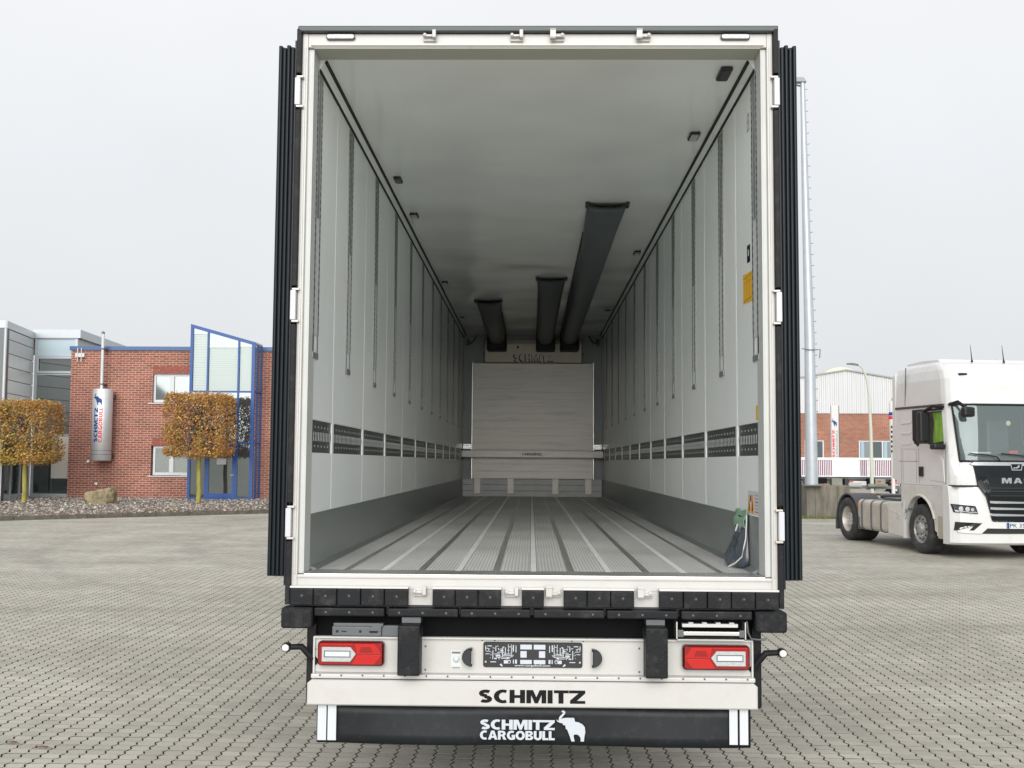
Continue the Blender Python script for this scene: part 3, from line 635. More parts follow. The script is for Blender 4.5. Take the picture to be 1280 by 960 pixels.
MB().tube([(1.20, .47, 1.62), (1.195, .455, 1.56), (1.19, .45, 1.49), (1.175, .43, 1.44), (1.165, .44, 1.39), (1.14, .50, 1.35), (1.115, .56, 1.326)], .0045, 6).build('draw_cord', CORD, BG)
MB().tube([(1.185, .66, 1.56), (1.178, .66, 1.54), (1.174, .665, 1.52)], .005, 6).build('cord_end', CORD, BG)
v = []
for j, z in enumerate((1.645, 1.62, 1.59, 1.56, 1.545)):
    for k in range(9): v.append((1.2045-(.0015 if j < 2 else .018+.003*math.sin(k*2+j)), .455+.36*k/8+.01*math.sin(j), z+.006*math.sin(k*1.3)))
g = MB().add(v, [(j*9+k, j*9+k+1, (j+1)*9+k+1, (j+1)*9+k) for j in range(4) for k in range(8)], 0, True); o = g.build('tape', TAPE, BG); q = o.modifiers.new('thick', 'SOLIDIFY'); q.thickness = .001

# ============================================================ GROUND
PW, PD, PX0, PY0 = .126, .108, -10.584, -1.08
def pave_mat(name, joints):
    M = bpy.data.materials.new(name); M.use_nodes = True; nt = M.node_tree; b = nt.nodes['Principled BSDF']; L = nt.links.new
    b.inputs['Roughness'].default_value = .72; b.inputs['Specular IOR Level'].default_value = .35
    g = N(nt, 'ShaderNodeNewGeometry'); P = g.outputs['Position']; sp = N(nt, 'ShaderNodeSeparateXYZ'); L(P, sp.inputs[0])
    def M_(op, a, b_=None, c=None):
        n = N(nt, 'ShaderNodeMath', operation=op)
        for i, v in enumerate((a, b_, c)):
            if v is None: continue
            if isinstance(v, (int, float)): n.inputs[i].default_value = v
            else: L(v, n.inputs[i])
        return n.outputs[0]
    def noise(sc, det=4, ro=.55, vec=None):
        n = N(nt, 'ShaderNodeTexNoise'); n.inputs['Scale'].default_value = sc; n.inputs['Detail'].default_value = det; n.inputs['Roughness'].default_value = ro; L(vec or P, n.inputs['Vector']); return n.outputs['Fac']
    def rng(v, a, b_, c, d):
        r = N(nt, 'ShaderNodeMapRange'); L(v, r.inputs['Value'])
        for k, q in zip(('From Min', 'From Max', 'To Min', 'To Max'), (a, b_, c, d)): r.inputs[k].default_value = q
        return r.outputs[0]
    v_ = M_('MULTIPLY_ADD', sp.outputs['Y'], 1/PD, -PY0/PD); fr = M_('FRACT', v_)
    zig = M_('MULTIPLY', M_('SINE', M_('MULTIPLY', fr, 2*math.pi)), .012)
    u_ = M_('DIVIDE', M_('SUBTRACT', M_('SUBTRACT', sp.outputs['X'], PX0), zig), PW)
    cb = N(nt, 'ShaderNodeCombineXYZ'); L(M_('FLOOR', u_), cb.inputs[0]); L(M_('FLOOR', v_), cb.inputs[1])
    wn = N(nt, 'ShaderNodeTexWhiteNoise', noise_dimensions='2D'); L(cb.outputs[0], wn.inputs['Vector'])
    k = M_('MULTIPLY', rng(wn.outputs['Value'], 0, 1, .88, 1.10), rng(noise(95, 2), .3, .7, .88, 1.10))
    k = M_('MULTIPLY', k, rng(noise(.55, 6, .6), .32, .68, .80, 1.12))
    k = M_('MULTIPLY', k, rng(noise(2.6, 5, .7), .25, .7, .90, 1.06))
    mpn = N(nt, 'ShaderNodeMapping'); mpn.inputs['Scale'].default_value = (.12, 1.1, 1); mpn.inputs['Rotation'].default_value = (0, 0, R(12)); L(P, mpn.inputs[0])
    k = M_('MULTIPLY', k, rng(noise(1, 4, .6, mpn.outputs[0]), .35, .65, .86, 1.05))
    # worn tyre arcs
    ds = N(nt, 'ShaderNodeVectorMath', operation='DISTANCE'); L(P, ds.inputs[0]); ds.inputs[1].default_value = (2.5, 19.5, 0)
    for rad in (8.6, 10.3, 13.1):
        a = rng(M_('ABSOLUTE', M_('SUBTRACT', M_('ADD', ds.outputs['Value'], M_('MULTIPLY', noise(.4), .8)), rad)), .05, .3, .89, 1.0); k = M_('MULTIPLY', k, a)
    if joints:
        fu = M_('FRACT', u_); ju = M_('MINIMUM', fu, M_('SUBTRACT', 1, fu)); jv = M_('MINIMUM', fr, M_('SUBTRACT', 1, fr))
        k = M_('MULTIPLY', k, rng(ju, .03, .06, .35, 1)); k = M_('MULTIPLY', k, rng(jv, .025, .055, .5, 1))
    col = N(nt, 'ShaderNodeMix', data_type='RGBA'); col.inputs['A'].default_value = (.455, .44, .37, 1); col.inputs['B'].default_value = (.44, .415, .355, 1)
    L(rng(noise(1.3, 2), .4, .65, 0, 1), col.inputs['Factor'])
    vs = N(nt, 'ShaderNodeVectorMath', operation='SCALE'); L(col.outputs['Result'], vs.inputs[0]); L(k, vs.inputs['Scale']); L(vs.outputs[0], b.inputs['Base Color'])
    bn = N(nt, 'ShaderNodeBump'); bn.inputs['Strength'].default_value = .35; bn.inputs['Distance'].default_value = .003; L(noise(160, 3), bn.inputs['Height']); L(bn.outputs[0], b.inputs['Normal'])
    return M
PAVE = pave_mat('concrete paver', False); FARP = pave_mat('distant concrete pavers', True)
SAND = mat('joint sand', (.022, .02, .016), .9, var=.3, vs=30)
def zigx(t): return .012*math.sin(2*math.pi*t)
def paver(x, y, dz=0, tl=0):      # closed paver with chamfered rim, 12 outline points
    g = .0050; o = []
    for t in (0, .25, .75, 1): o.append((PW-g+(zigx(t)), min(max(t*PD, .0045), PD-.0045)))
    for t in (1, .75, .25, 0): o.append((g+zigx(t), min(max(t*PD, .0045), PD-.0045)))
    cx, cy = PW/2, PD/2
    i_ = [(cx+(a-cx)*.955, cy+(b-cy)*.95) for a, b in o]
    n = len(o)
    vs = [(x+a, y+b, -.022) for a, b in o]+[(x+a, y+b, -.0028+dz) for a, b in o]+[(x+a, y+b, dz+tl*(a-cx)) for a, b in i_]
    fs = [[k, (k+1) % n, n+(k+1) % n, n+k] for k in range(n)]+[[n+k, n+(k+1) % n, 2*n+(k+1) % n, 2*n+k] for k in range(n)]+[list(range(2*n, 3*n))]
    return vs, fs
PMI = [1]*8+[2]*8+[0]
EDGE = mat("dirty paver edge", (.27, .26, .215), .9, var=.25, vs=20)
YEND = PY0+PD*124
strips = []; j = 0; gm = MB(); bed = MB()
while j < 124:
    y0 = PY0+j*PD; y1 = y0+4*PD; D = y1+5.7; hw = D*.5+.9
    i0 = int((-hw-PX0)/PW); i1 = int((hw-PX0)/PW)+1; strips.append((j, i0, i1))
    xa, xb = PX0+i0*PW, PX0+i1*PW
    gm.add([(-900, y0, 0), (xa, y0, 0), (xa, y1, 0), (-900, y1, 0), (xb, y0, 0), (900, y0, 0), (900, y1, 0), (xb, y1, 0)], [(0, 1, 2, 3), (4, 5, 6, 7)])
    bed.add([(xa, y0, -.016), (xb, y0, -.016), (xb, y1, -.016), (xa, y1, -.016)], [(0, 1, 2, 3)])
    j += 4
gm.add([(-900, -900, 0), (900, -900, 0), (900, PY0, 0), (-900, PY0, 0), (-900, YEND, 0), (900, YEND, 0), (900, 1500, 0), (-900, 1500, 0)], [(0, 1, 2, 3), (4, 5, 6, 7)])
G = gm.build('ground', FARP, None, kind='structure')
bd = bed.build('pavement', SAND, None, kind='structure')
cells = []
for j, i0, i1 in strips:
    for jj in range(j, j+4):
        for i in range(i0, i1):
            x = PX0+i*PW; y = PY0+jj*PD
            if abs(x) < .9 and y > 4: continue
            cells.append((x, y))
def seen(x, y):
    d = Vector((x+.06, y+.05, 0))-CAM; t = d.dot(FW)
    if t <= 0: return False
    px = 640+FPX*d.dot(RT)/t; py = 480-FPX*d.dot(UP)/t
    return 3 < px < 1277 and py < 957 and (px < 372 or px > 985 or py > 940)
vis = sorted([c for c in cells if seen(*c)], key=lambda c: c[1]+.15*abs(c[0]))[:300]; vset = set(vis)
pms = []
for k in range(6):
    vs, fs = paver(0, 0, random.uniform(-.0006, .0014), random.uniform(-.012, .012)); me = bpy.data.meshes.new('paver'); me.from_pydata(vs, [], fs); me.materials.append(PAVE); me.materials.append(SAND); me.materials.append(EDGE); me.polygons.foreach_set('material_index', PMI); pms.append(me)
for c in vis: link('paver', random.choice(pms), bd, (c[0], c[1], 0))
V = []; F = []
for c in cells:
    if c in vset: continue
    vs, fs = paver(c[0], c[1], random.uniform(-.0008, .0015), random.uniform(-.012, .012)); b = len(V); V += vs; F += [[q+b for q in f] for f in fs]
me = bpy.data.meshes.new('paver_field'); me.from_pydata(V, [], F); me.materials.append(PAVE); me.materials.append(SAND); me.materials.append(EDGE); me.polygons.foreach_set('material_index', PMI*(len(F)//17)); link('paver_field', me, bd, kind='stuff')
# two dropped leaves on the paving
LEAFR = mat('fallen red leaf', (.16, .05, .03), .7)
for (px, py, w_, nm) in ((15, 929, .10, 'left'), (52, 935, .14, 'right')):
    p = at(px, py, z=.004); g = MB(); n = 8
    g.add([(p.x+w_*(k/7-.5), p.y+(.018*math.sin(math.pi*k/7)+.008*math.sin(3*k))*sg, .004+.012*math.sin(math.pi*k/7)) for sg in (-1, 1) for k in range(8)], [(k, k+1, k+9, k+8) for k in range(7)])
    g.build('fallen_leaf', LEAFR, None, label='small reddish curled leaf on the pavers at lower left, the %s one of two' % nm, cat='leaf', group='fallen leaves on the paving')

# ============================================================ LEFT: OFFICE BUILDINGS
def brick_mat(name, c1, c2, mo, sc=1.0, vert=False):
    M = bpy.data.materials.new(name); M.use_nodes = True; nt = M.node_tree; b = nt.nodes['Principled BSDF']; L = nt.links.new
    b.inputs['Roughness'].default_value = .85
    g = N(nt, 'ShaderNodeNewGeometry'); sp = N(nt, 'ShaderNodeSeparateXYZ'); L(g.outputs['Position'], sp.inputs[0]); cb = N(nt, 'ShaderNodeCombineXYZ')
    ad = N(nt, 'ShaderNodeMath', operation='ADD'); L(sp.outputs['X'], ad.inputs[0]); L(sp.outputs['Y'], ad.inputs[1]); L(ad.outputs[0], cb.inputs[0]); L(sp.outputs['Z'], cb.inputs[1])
    t = N(nt, 'ShaderNodeTexBrick'); L(cb.outputs[0], t.inputs['Vector']); t.inputs['Scale'].default_value = 1/sc
    t.inputs['Brick Width'].default_value = .25; t.inputs['Row Height'].default_value = .0833; t.inputs['Mortar Size'].default_value = .010; t.inputs['Mortar Smooth'].default_value = .2; t.inputs['Bias'].default_value = -.1
    t.inputs['Color1'].default_value = (*c1, 1); t.inputs['Color2'].default_value = (*c2, 1); t.inputs['Mortar'].default_value = (*mo, 1)
    n = N(nt, 'ShaderNodeTexNoise'); n.inputs['Scale'].default_value = .7; n.inputs['Detail'].default_value = 6; L(g.outputs['Position'], n.inputs['Vector'])
    r = N(nt, 'ShaderNodeMapRange'); r.inputs['From Min'].default_value = .3; r.inputs['From Max'].default_value = .7; r.inputs['To Min'].default_value = .82; r.inputs['To Max'].default_value = 1.15; L(n.outputs['Fac'], r.inputs['Value'])
    v = N(nt, 'ShaderNodeVectorMath', operation='SCALE'); L(t.outputs['Color'], v.inputs[0]); L(r.outputs[0], v.inputs['Scale']); L(v.outputs[0], b.inputs['Base Color'])
    bn = N(nt, 'ShaderNodeBump'); bn.invert = True; bn.inputs['Strength'].default_value = .6; bn.inputs['Distance'].default_value = .01; L(t.outputs['Fac'], bn.inputs['Height']); L(bn.outputs[0], b.inputs['Normal'])
    return M
BRICK = brick_mat('red brick', (.32, .10, .066), (.20, .058, .043), (.45, .37, .30))
BRICKP = mat('single brick', (.28, .085, .06), .85, var=.25, vs=9)
BLUEF = mat('blue frame', (.003, .062, .26), .35); WFR = mat('white window frame', (.58, .60, .62), .35)
GLASS = mat('reflecting window glass', (.17, .19, .19), .03, .8)
GLASSP = mat('pale reflecting glass', (.42, .46, .455), .04, .92)
GREYC = mat('grey cladding panel', (.52, .54, .545), .45, .2, var=.03, vs=2); LIGHTC = mat('pale aluminium trim', (.50, .54, .57), .4, .2); SPAN = mat('pale blue spandrel', (.45, .56, .61), .2); BLIND = mat('white blind', (.50, .58, .56), .6)
ROOFM = mat('roof felt', (.2, .2, .2), .8)
FY = 34.0
OB = thing('brick_office', 'two storey red brick office with blue roof edge and white windows', 'building', (-13, FY, 0))
def obj_at(mb, name, mt, par):     # builds in world coordinates below a placed parent
    o = mb.build(name, mt, par); o.location = -Vector(par.location) if par.parent is None else (0, 0, 0); return o
wins = [(-13.99, -12.55, 3.75, 4.83), (-13.94, -12.50, 1.08, 2.18)]
wl = MB()
xL, xR = -17.03, -1.0
wl.box(xL, -13.97, FY, FY+.3, -.1, 5.68); wl.box(-12.53, xR, FY, FY+.3, -.1, 5.68)
for a, b in ((-.1, 1.08), (2.18, 3.75), (4.83, 5.68)): wl.box(-13.97, -12.53, FY, FY+.3, a, b)
wl.box(xL, xL+.3, FY+.3, FY+12, -.1, 5.68); wl.box(xR-.3, xR, FY+.3, FY+12, -.1, 5.68)
wl = obj_at(wl, 'wall', BRICK, OB)
obj_at(MB().box(xL-.05, xR+.05, FY-.06, FY+.4, 5.682, 5.83, c=.01).box(xL-.05, xL+.1, FY+.4, FY+12, 5.682, 5.83), 'roof_edge', mat('blue grey roof trim', (.05, .11, .26), .4), OB)
obj_at(MB().box(xL+.1, xR, FY+.4, FY+12, 5.70, 5.76), 'roof', ROOFM, OB)
for (x0, x1, z0, z1) in wins:
    fr = MB(); y = FY+.10
    fr.box(x0+.02, x0+.10, y, y+.07, z0+.02, z1-.01).box(x1-.10, x1-.02, y, y+.07, z0+.02, z1-.01).box(x0+.10, x1-.10, y, y+.07, z1-.09, z1-.01).box(x0+.10, x1-.10, y, y+.07, z0+.02, z0+.12).box(x0+.62, x0+.78, y-.01, y+.07, z0+.12, z1-.09)
    fr = obj_at(fr, 'window', WFR, OB)
    for a, b in ((x0+.10, x0+.62), (x0+.78, x1-.10)):
        MB().box(a, b, y+.03, y+.045, z0+.12, z1-.09).build('pane', GLASS if z0 > 3 else GLASSP, fr)
    MB().box(x0-.12, x1+.08, FY-.05, FY+.1, z0-.035, z0+.0).build('sill', mat('sill', (.6, .6, .58), .5), fr)
    for k in range(18):
        MB().box(x0+k*.08+.006, x0+k*.08+.074, FY-.008, FY+.02, z1+.01, z1+.27).build('brick', BRICKP, fr)
# dark room seen through lower windows is reflected glass; wall lamps
for px, py, nm in ((110, 577, 'beside the foot of the silver sign'), (120, 605, 'low on the wall above the boulder')):
    p = at(px, py, y=FY-.1); q = thing('spot_light', 'small white round spot light '+nm, 'light', (p.x, FY, p.z), 0, 'spot lights on the brick wall')
    MB().lathe([(.0001, -.14), (.055, -.12), (.06, -.05), (.03, -.04)], n=12).build('head', mat('spot head', (.8, .79, .7), .3), q); MB().box(-.02, .02, -.05, .0, -.02, .02).build('bracket', GREYM, q)
p = at(100, 444, y=FY-.08); q = thing('wall_bracket', 'white bracket with two upright pipes at the top left corner of the brick wall', 'bracket', (p.x, FY, p.z))
MB().box(-.17, .17, -.12, -.02, -.075, .075, c=.01).build('box', WHITEP, q)
for x in (-.07, .07): MB().tube([(x, -.135, -.24), (x, -.135, .26)], .018, 8).build('pipe', WHITEP, q)
p = at(178, 433, y=FY+6); q = thing('roof_unit', 'grey ventilation box standing on the brick office roof', 'vent', (p.x, FY+6, 5.76))
MB().box(-.34, .34, -.3, .3, 0, .50, c=.01).build('case', mat('vent grey', (.22, .24, .25), .5), q)
for k in range(5): MB().box(-.32, .32, -.315, -.302, .06+k*.08, .10+k*.08).build('louvre', GREYM, q)
# silver sign cylinder and flag pole
SG = thing('sign_cylinder', 'silver cylinder sign with blue elephant and vertical lettering on the brick wall', 'sign', (-15.62, FY-.48, 0))
cr = .355; z0, z1 = 1.62, 4.22
SILV = mat('silver sign metal', (.62, .64, .65), .42, .5, var=.03)
MB().lathe([(.0001, z0+.01), (cr-.02, z0), (cr, z0+.02), (cr, z1-.02), (cr-.02, z1), (.0001, z1-.01)], axis='z', n=40).build('body', SILV, SG)
def cyl(u0, z_0):   # bends upward running lettering round the cylinder
    def f(a, b):
        th = (u0*.88-b*.88)/(cr+.006); return Vector(((cr+.006)*math.sin(th), -(cr+.006)*math.cos(th), z_0+a))
    return f
word('lettering', 'SCHMITZ', BLUEI, SG, (0, 0, 0), (1, 0, 0), (0, 1, 0), .17, 1.25, warp=cyl(-.02, 2.28))
word('lettering', 'CARGOBULL', REDI, SG, (0, 0, 0), (1, 0, 0), (0, 1, 0), .14, 1.25, warp=cyl(.16, 2.28))
me = bpy.data.meshes.new('elephant_emblem'); ep = eleph_pts(); me.from_pydata([(a, b, 0) for a, b in ep], [], [list(range(len(ep)))]); me.materials.append(BLUEI)
def ewarp(x, y): th = (x*.34-.22)/(cr+.006); return Vector(((cr+.008)*math.sin(th), -(cr+.008)*math.cos(th), y*.42+3.62))
warp_mesh(me, ewarp)
link('elephant_emblem', me, SG)
for zz in (1.98, 1.84): MB().lathe([(cr+.001, zz), (cr+.003, zz+.002), (cr+.003, zz+.012), (cr+.001, zz+.014)], axis='z', n=40).build('band', GREYM, SG)
MB().box(-.3, .3, .3, .47, 1.75, 1.9).box(-.3, .3, .3, .47, 3.9, 4.05).build('wall_mount', GREYM, SG)
FP = thing('flag_pole', 'slim white flag pole rising above the silver cylinder sign', 'pole', (-15.72, FY-.38, 4.23))
MB().tube([(0, 0, 0), (0, 0, 2.02)], .055, 12).build('pole', WFR, FP); MB().lathe([(.058, 2.02), (.062, 2.05), (.05, 2.10), (.0001, 2.12)], axis='z', n=12).build('cap', GREYM, FP)
for zz in (.15, 1.45): MB().box(-.075, .075, -.07, .38, zz, zz+.05).build('clamp', GREYM, FP)
# blue glazed entrance tower
EY = 32.9; TW = thing('glazed_entrance', 'blue framed glass entrance bay with slanted top built against the brick wall', 'porch', (-11.1, EY, 0))
xa, xb = -12.27, -9.93; zt = lambda x: 6.55+(5.90-6.55)*(x-xa)/(xb-xa); zb = .05
xm1, xm2 = -11.63, -10.52
fr = MB()
for x0, x1 in ((xa, xa+.10), (xb-.12, xb)): fr.prism([(x0, zb), (x1, zb), (x1, zt(x1)), (x0, zt(x0))], EY, EY+.1)
for x0, x1 in ((xm1-.03, xm1+.03), (xm2-.03, xm2+.03)): fr.prism([(x0, zb+.2), (x1, zb+.2), (x1, zt(x1)-.1), (x0, zt(x0)-.1)], EY+.004, EY+.096)
fr.prism([(xa+.1, zt(xa+.1)-.12), (xb-.12, zt(xb-.12)-.12), (xb-.12, zt(xb-.12)), (xa+.1, zt(xa+.1))], EY+.002, EY+.098)
for z in (4.09, 2.26): fr.box(xa+.1, xb-.12, EY+.002, EY+.098, z, z+.055)
fr.box(xa+.1, xb-.12, EY+.002, EY+.098, zb, .34)
for y0 in (EY+.5, FY-.09): fr.box(xb-.07, xb, y0, y0+.07, zb, 5.86)
for z in (zb, 2.26, 4.09, 5.82): fr.box(xb-.072, xb-.002, EY+.1, FY-.09, z, z+.06)
for y0 in (EY+.12, FY-.11): fr.box(xa, xa+.06, y0, y0+.07, zb, 6.4)
fr = obj_at(fr, 'frame', BLUEF, TW)
cols = [(xa+.1, xm1-.03), (xm1+.03, xm2-.03), (xm2+.03, xb-.12)]
for i, (x0, x1) in enumerate(cols):
    obj_at(MB().prism([(x0, 4.145), (x1, 4.145), (x1, zt(x1)-.12), (x0, zt(x0)-.12)], EY+.045, EY+.055), 'pane', mat('clear tower glass', (.5, .55, .54), .04), TW) if False else None
    bl = MB(); n = 22
    tz = min(zt(x0), zt(x1))-.2-(.18 if i == 1 else 0)
    for k in range(n): zz = 4.15+(tz-4.15)*k/n; bl.box(x0+.01, x1-.01, EY+.07, EY+.08, zz+.004, zz+(tz-4.15)/n)
    obj_at(bl, 'blind', BLIND, TW)
    obj_at(MB().prism([(x0, tz+.005), (x1, tz+.005), (x1, zt(x1)-.12), (x0, zt(x0)-.12)], EY+.05, EY+.06), 'pane', GLASS, TW)
    obj_at(MB().box(x0, x1, EY+.05, EY+.06, 2.315, 4.09), 'pane', GLASS, TW)
    if i != 1: obj_at(MB().box(x0, x1, EY+.05, EY+.06, .34, 2.26), 'pane', GLASS, TW)
x0, x1 = cols[1]
dr = MB().box(x0, x0+.11, EY-.01, EY+.06, .345, 2.255).box(x1-.11, x1, EY-.01, EY+.06, .345, 2.255).box(x0+.11, x1-.11, EY-.01, EY+.06, .345, .50).box(x0+.11, x1-.11, EY-.01, EY+.06, 2.1, 2.255)
dr = obj_at(dr, 'door', BLUEF, TW)
MB().box(x0+.11, x1-.11, EY+.02, EY+.03, .50, 2.1).build('pane', GLASS, dr); MB().tube([(x1-.05, EY-.015, 1.15), (x1-.05, EY-.06, 1.15), (x1-.17, EY-.06, 1.15)], .014, 6).build('handle', WFR, dr)
MB().box(x0+.38, x0+.72, EY+.012, EY+.018, 1.52, 1.74).build('notice', REFL, dr)
for z0_, z1_ in ((.11, 2.26), (2.32, 4.09), (4.15, 5.82)): obj_at(MB().box(xb-.04, xb-.03, EY+.1, FY-.09, z0_, z1_), 'side_pane', GLASSP, TW)
obj_at(MB().prism([(xa, 6.50), (xb, 5.86), (xb, 5.91), (xa, 6.56)], EY+.101, FY), 'roof', mat('glass roof', (.35, .38, .4), .2), TW)
obj_at(MB().box(xa+.05, xa+.055, EY+.2, FY-.1, zb, 6.3), 'side_pane', GLASSP, TW)
# grey clad building at the far left
GB = thing('grey_office', 'grey panel clad office with glass corner at the far left', 'building', (-18, 31, 0))
nA, nB = (-17.83, 30.6), (-18.55, 34.25); nW = (-30, 30.2)
def vwall(mb, p, q, z0, z1, th=.05, out=0.0, mi=0):
    d = Vector((q[0]-p[0], q[1]-p[1], 0)).normalized(); nrm = Vector((d.y, -d.x, 0)); P0 = Vector((*p, 0))+nrm*out; Q0 = Vector((*q, 0))+nrm*out
    v = [(a.x, a.y, z) for z in (z0, z1) for a in (P0, Q0, Q0-nrm*th, P0-nrm*th)]
    return mb.add(v, [(0, 1, 5, 4), (1, 2, 6, 5), (2, 3, 7, 6), (3, 0, 4, 7), (0, 3, 2, 1), (4, 5, 6, 7)], mi)
def lerp(p, q, t): return (p[0]+(q[0]-p[0])*t, p[1]+(q[1]-p[1])*t)
core = MB(); vwall(core, nA, nB, 0, 6.1, .2, -.06); vwall(core, nW, nA, 0, 6.1, .2, -.06)
obj_at(core, 'backing', GREYM, GB)
g = MB().tube([(-17.84, 30.6, 2.3), (-17.84, 30.6, 6.1)], .05, 8); obj_at(g, 'corner_trim', GREYC, GB)
zj = [2.35, 2.95, 3.45, 3.92, 4.38, 4.82, 5.28, 5.76, 6.10]
for a, b in zip(zj[:-1], zj[1:]):
    for p, q, m_ in ((nA, nB, 1), (nW, nA, 5)):
        for k in range(m_):
            g = MB(); vwall(g, lerp(p, q, k/m_+.002), lerp(p, q, (k+1)/m_-.002), a+.012, b-.012, .04, .0); obj_at(g, 'panel', GREYC, GB)
g = MB(); vwall(g, nA, nB, 6.11, 6.36, .25, .03); vwall(g, nW, nA, 6.112, 6.362, .25, .03); obj_at(g, 'parapet', LIGHTC, GB)
def glazed(p, q, splits, rows, sill=.42):
    L_ = math.hypot(q[0]-p[0], q[1]-p[1])
    for t0, t1 in zip(splits[:-1], splits[1:]):
        for (z0_, z1_, mt) in rows:
            g = MB(); vwall(g, lerp(p, q, t0+.03/L_), lerp(p, q, t1-.03/L_), z0_+.03, z1_-.03, .02, -.03); obj_at(g, 'pane', mt, GB)
    for t in splits:
        g = MB(); vwall(g, lerp(p, q, t-.045/L_), lerp(p, q, t+.045/L_), 0, rows[-1][1], .1, .01); obj_at(g, 'post', LIGHTC, GB)
    zs_ = sorted({r[0] for r in rows}|{r[1] for r in rows})
    for z in zs_:
        g = MB(); vwall(g, p, q, z-.03, z+.03, .08, .004); obj_at(g, 'transom', LIGHTC, GB)
    g = MB(); vwall(g, p, q, -.05, rows[0][0]-.03, .06, -.004); obj_at(g, 'plinth', LIGHTC, GB)
glazed(nA, nB, [0.02, .33, .66, .98], [(.40, 2.33, GLASS)])
glazed(nW, nA, [.0, .2, .4, .6, .8, .93, .995], [(.40, 2.33, GLASS)])
gA, gB = (-18.5, 34.22), (-16.9, 34.22)
glazed(gA, gB, [.03, .97], [(.36, 2.55, GLASS), (2.55, 4.80, GLASSP), (4.80, 5.50, GLASSP), (5.50, 6.14, SPAN)])
g = MB(); vwall(g, (-17.75, 34.21), (-17.05, 34.21), .95, 2.5, .004, -.02); obj_at(g, 'blind', mat('cream blind', (.60, .57, .52), .6), GB)
g = MB(); vwall(g, (-18.44, 34.21), (-17.5, 34.21), 4.86, 5.44, .05, .012); g = MB(); 
for a, b, c_, d_ in ((-18.40, -18.32, 4.84, 5.46), (-17.0, -16.93, 4.84, 5.46)): g.box(a, b, 34.17, 34.20, c_, d_)
g.box(-18.32, -17.0, 34.17, 34.20, 4.84, 4.92).box(-18.32, -17.0, 34.17, 34.20, 5.38, 5.46); obj_at(g, 'window_frame', LIGHTC, GB)
g = MB(); vwall(g, (-18.55, 34.2), (-16.78, 34.2), 6.15, 6.46, .25, .05); vwall(g, (-16.78, 34.2), (-17.6, 42.5), 6.15, 6.46, .25, .0); obj_at(g, 'parapet', LIGHTC, GB)
g = MB(); vwall(g, (-16.9, 34.25), (-17.7, 42.5), 5.7, 6.14, .1, .0); obj_at(g, 'side_cladding', mat('beige cladding', (.50, .49, .44), .5), GB)
g = MB().add([(-30, 30.4, 6.2), (-17.9, 30.8, 6.2), (-18.6, 34.4, 6.2), (-16.9, 34.4, 6.2), (-17.7, 42, 6.2), (-30, 42, 6.2)], [(0, 1, 2, 3, 4, 5)]); obj_at(g, 'roof', ROOFM, GB)

# gravel bed with kerb
K0 = Vector((-18.6, 21.82, 0)); KD = Vector((6.27, 4.63, 0)).normalized(); KN = Vector((-KD.y, KD.x, 0))
KERB = mat('dark kerb stone', (.085, .08, .065), .85, var=.25, vs=6, dirt=(.2, .19, .16, .6), ds=5)
KB = thing('kerb', 'dark stone kerb along the gravel bed in front of the brick office', 'kerb', tuple(K0), math.atan2(KD.y, KD.x))
kms = [MB().box(.004, .996, -.06, .06, -.05, h_, c=.012).mesh('kerb_stone', KERB) for h_ in (.115, .125, .12)]
for k in range(21): o = link('kerb_stone', random.choice(kms), KB, (k*1.0, random.uniform(-.008, .008), 0))
GRAV = mat('gravel bed earth', (.15, .13, .11), .95, var=.3, vs=12, bump=.8, bs=25)
def bed_h(t):  return .10+.16*min(1, max(0, t))      # t across the bed 0 at the kerb 1 at the wall
def bed_p(sv, t):
    a = K0+KD*sv+KN*.05; wallY = FY-.01 if a.x > -17.3 else 33.9
    d = max(.3, (wallY-a.y)/KN.y) if KN.y else 1
    p = a+KN*(d*t); return p, d
g = MB(); nS, nT = 80, 16; vs = []
for i in range(nS+1):
    for j in range(nT+1):
        p, d = bed_p(-2+22.6*i/nS, j/nT); vs.append((p.x, p.y, bed_h(j/nT*1.4)+random.uniform(-.015, .015)))
g.add(vs, [(i*(nT+1)+j, (i+1)*(nT+1)+j, (i+1)*(nT+1)+j+1, i*(nT+1)+j+1) for i in range(nS) for j in range(nT)], 0, True)
gb_o = g.build('gravel_bed', GRAV, None, kind='structure')
def ramp_mat(name, cols, rough=.8):
    M = bpy.data.materials.new(name); M.use_nodes = True; nt = M.node_tree; b = nt.nodes['Principled BSDF']; b.inputs['Roughness'].default_value = rough
    g = N(nt, 'ShaderNodeNewGeometry'); r = N(nt, 'ShaderNodeValToRGB'); r.color_ramp.interpolation = 'CONSTANT'
    while len(r.color_ramp.elements) < len(cols): r.color_ramp.elements.new(.5)
    for k, c in enumerate(cols): r.color_ramp.elements[k].position = k/len(cols); r.color_ramp.elements[k].color = (*c, 1)
    nt.links.new(g.outputs['Random Per Island'], r.inputs[0]); nt.links.new(r.outputs[0], b.inputs['Base Color']); return M
rnd = random.Random(11)
V = []; F = []
OCT = [(1, 0, 0), (0, 1, 0), (-1, 0, 0), (0, -1, 0), (0, 0, 1), (0, 0, -.6)]; OF = [(0, 1, 4), (1, 2, 4), (2, 3, 4), (3, 0, 4), (1, 0, 5), (2, 1, 5), (3, 2, 5), (0, 3, 5)]
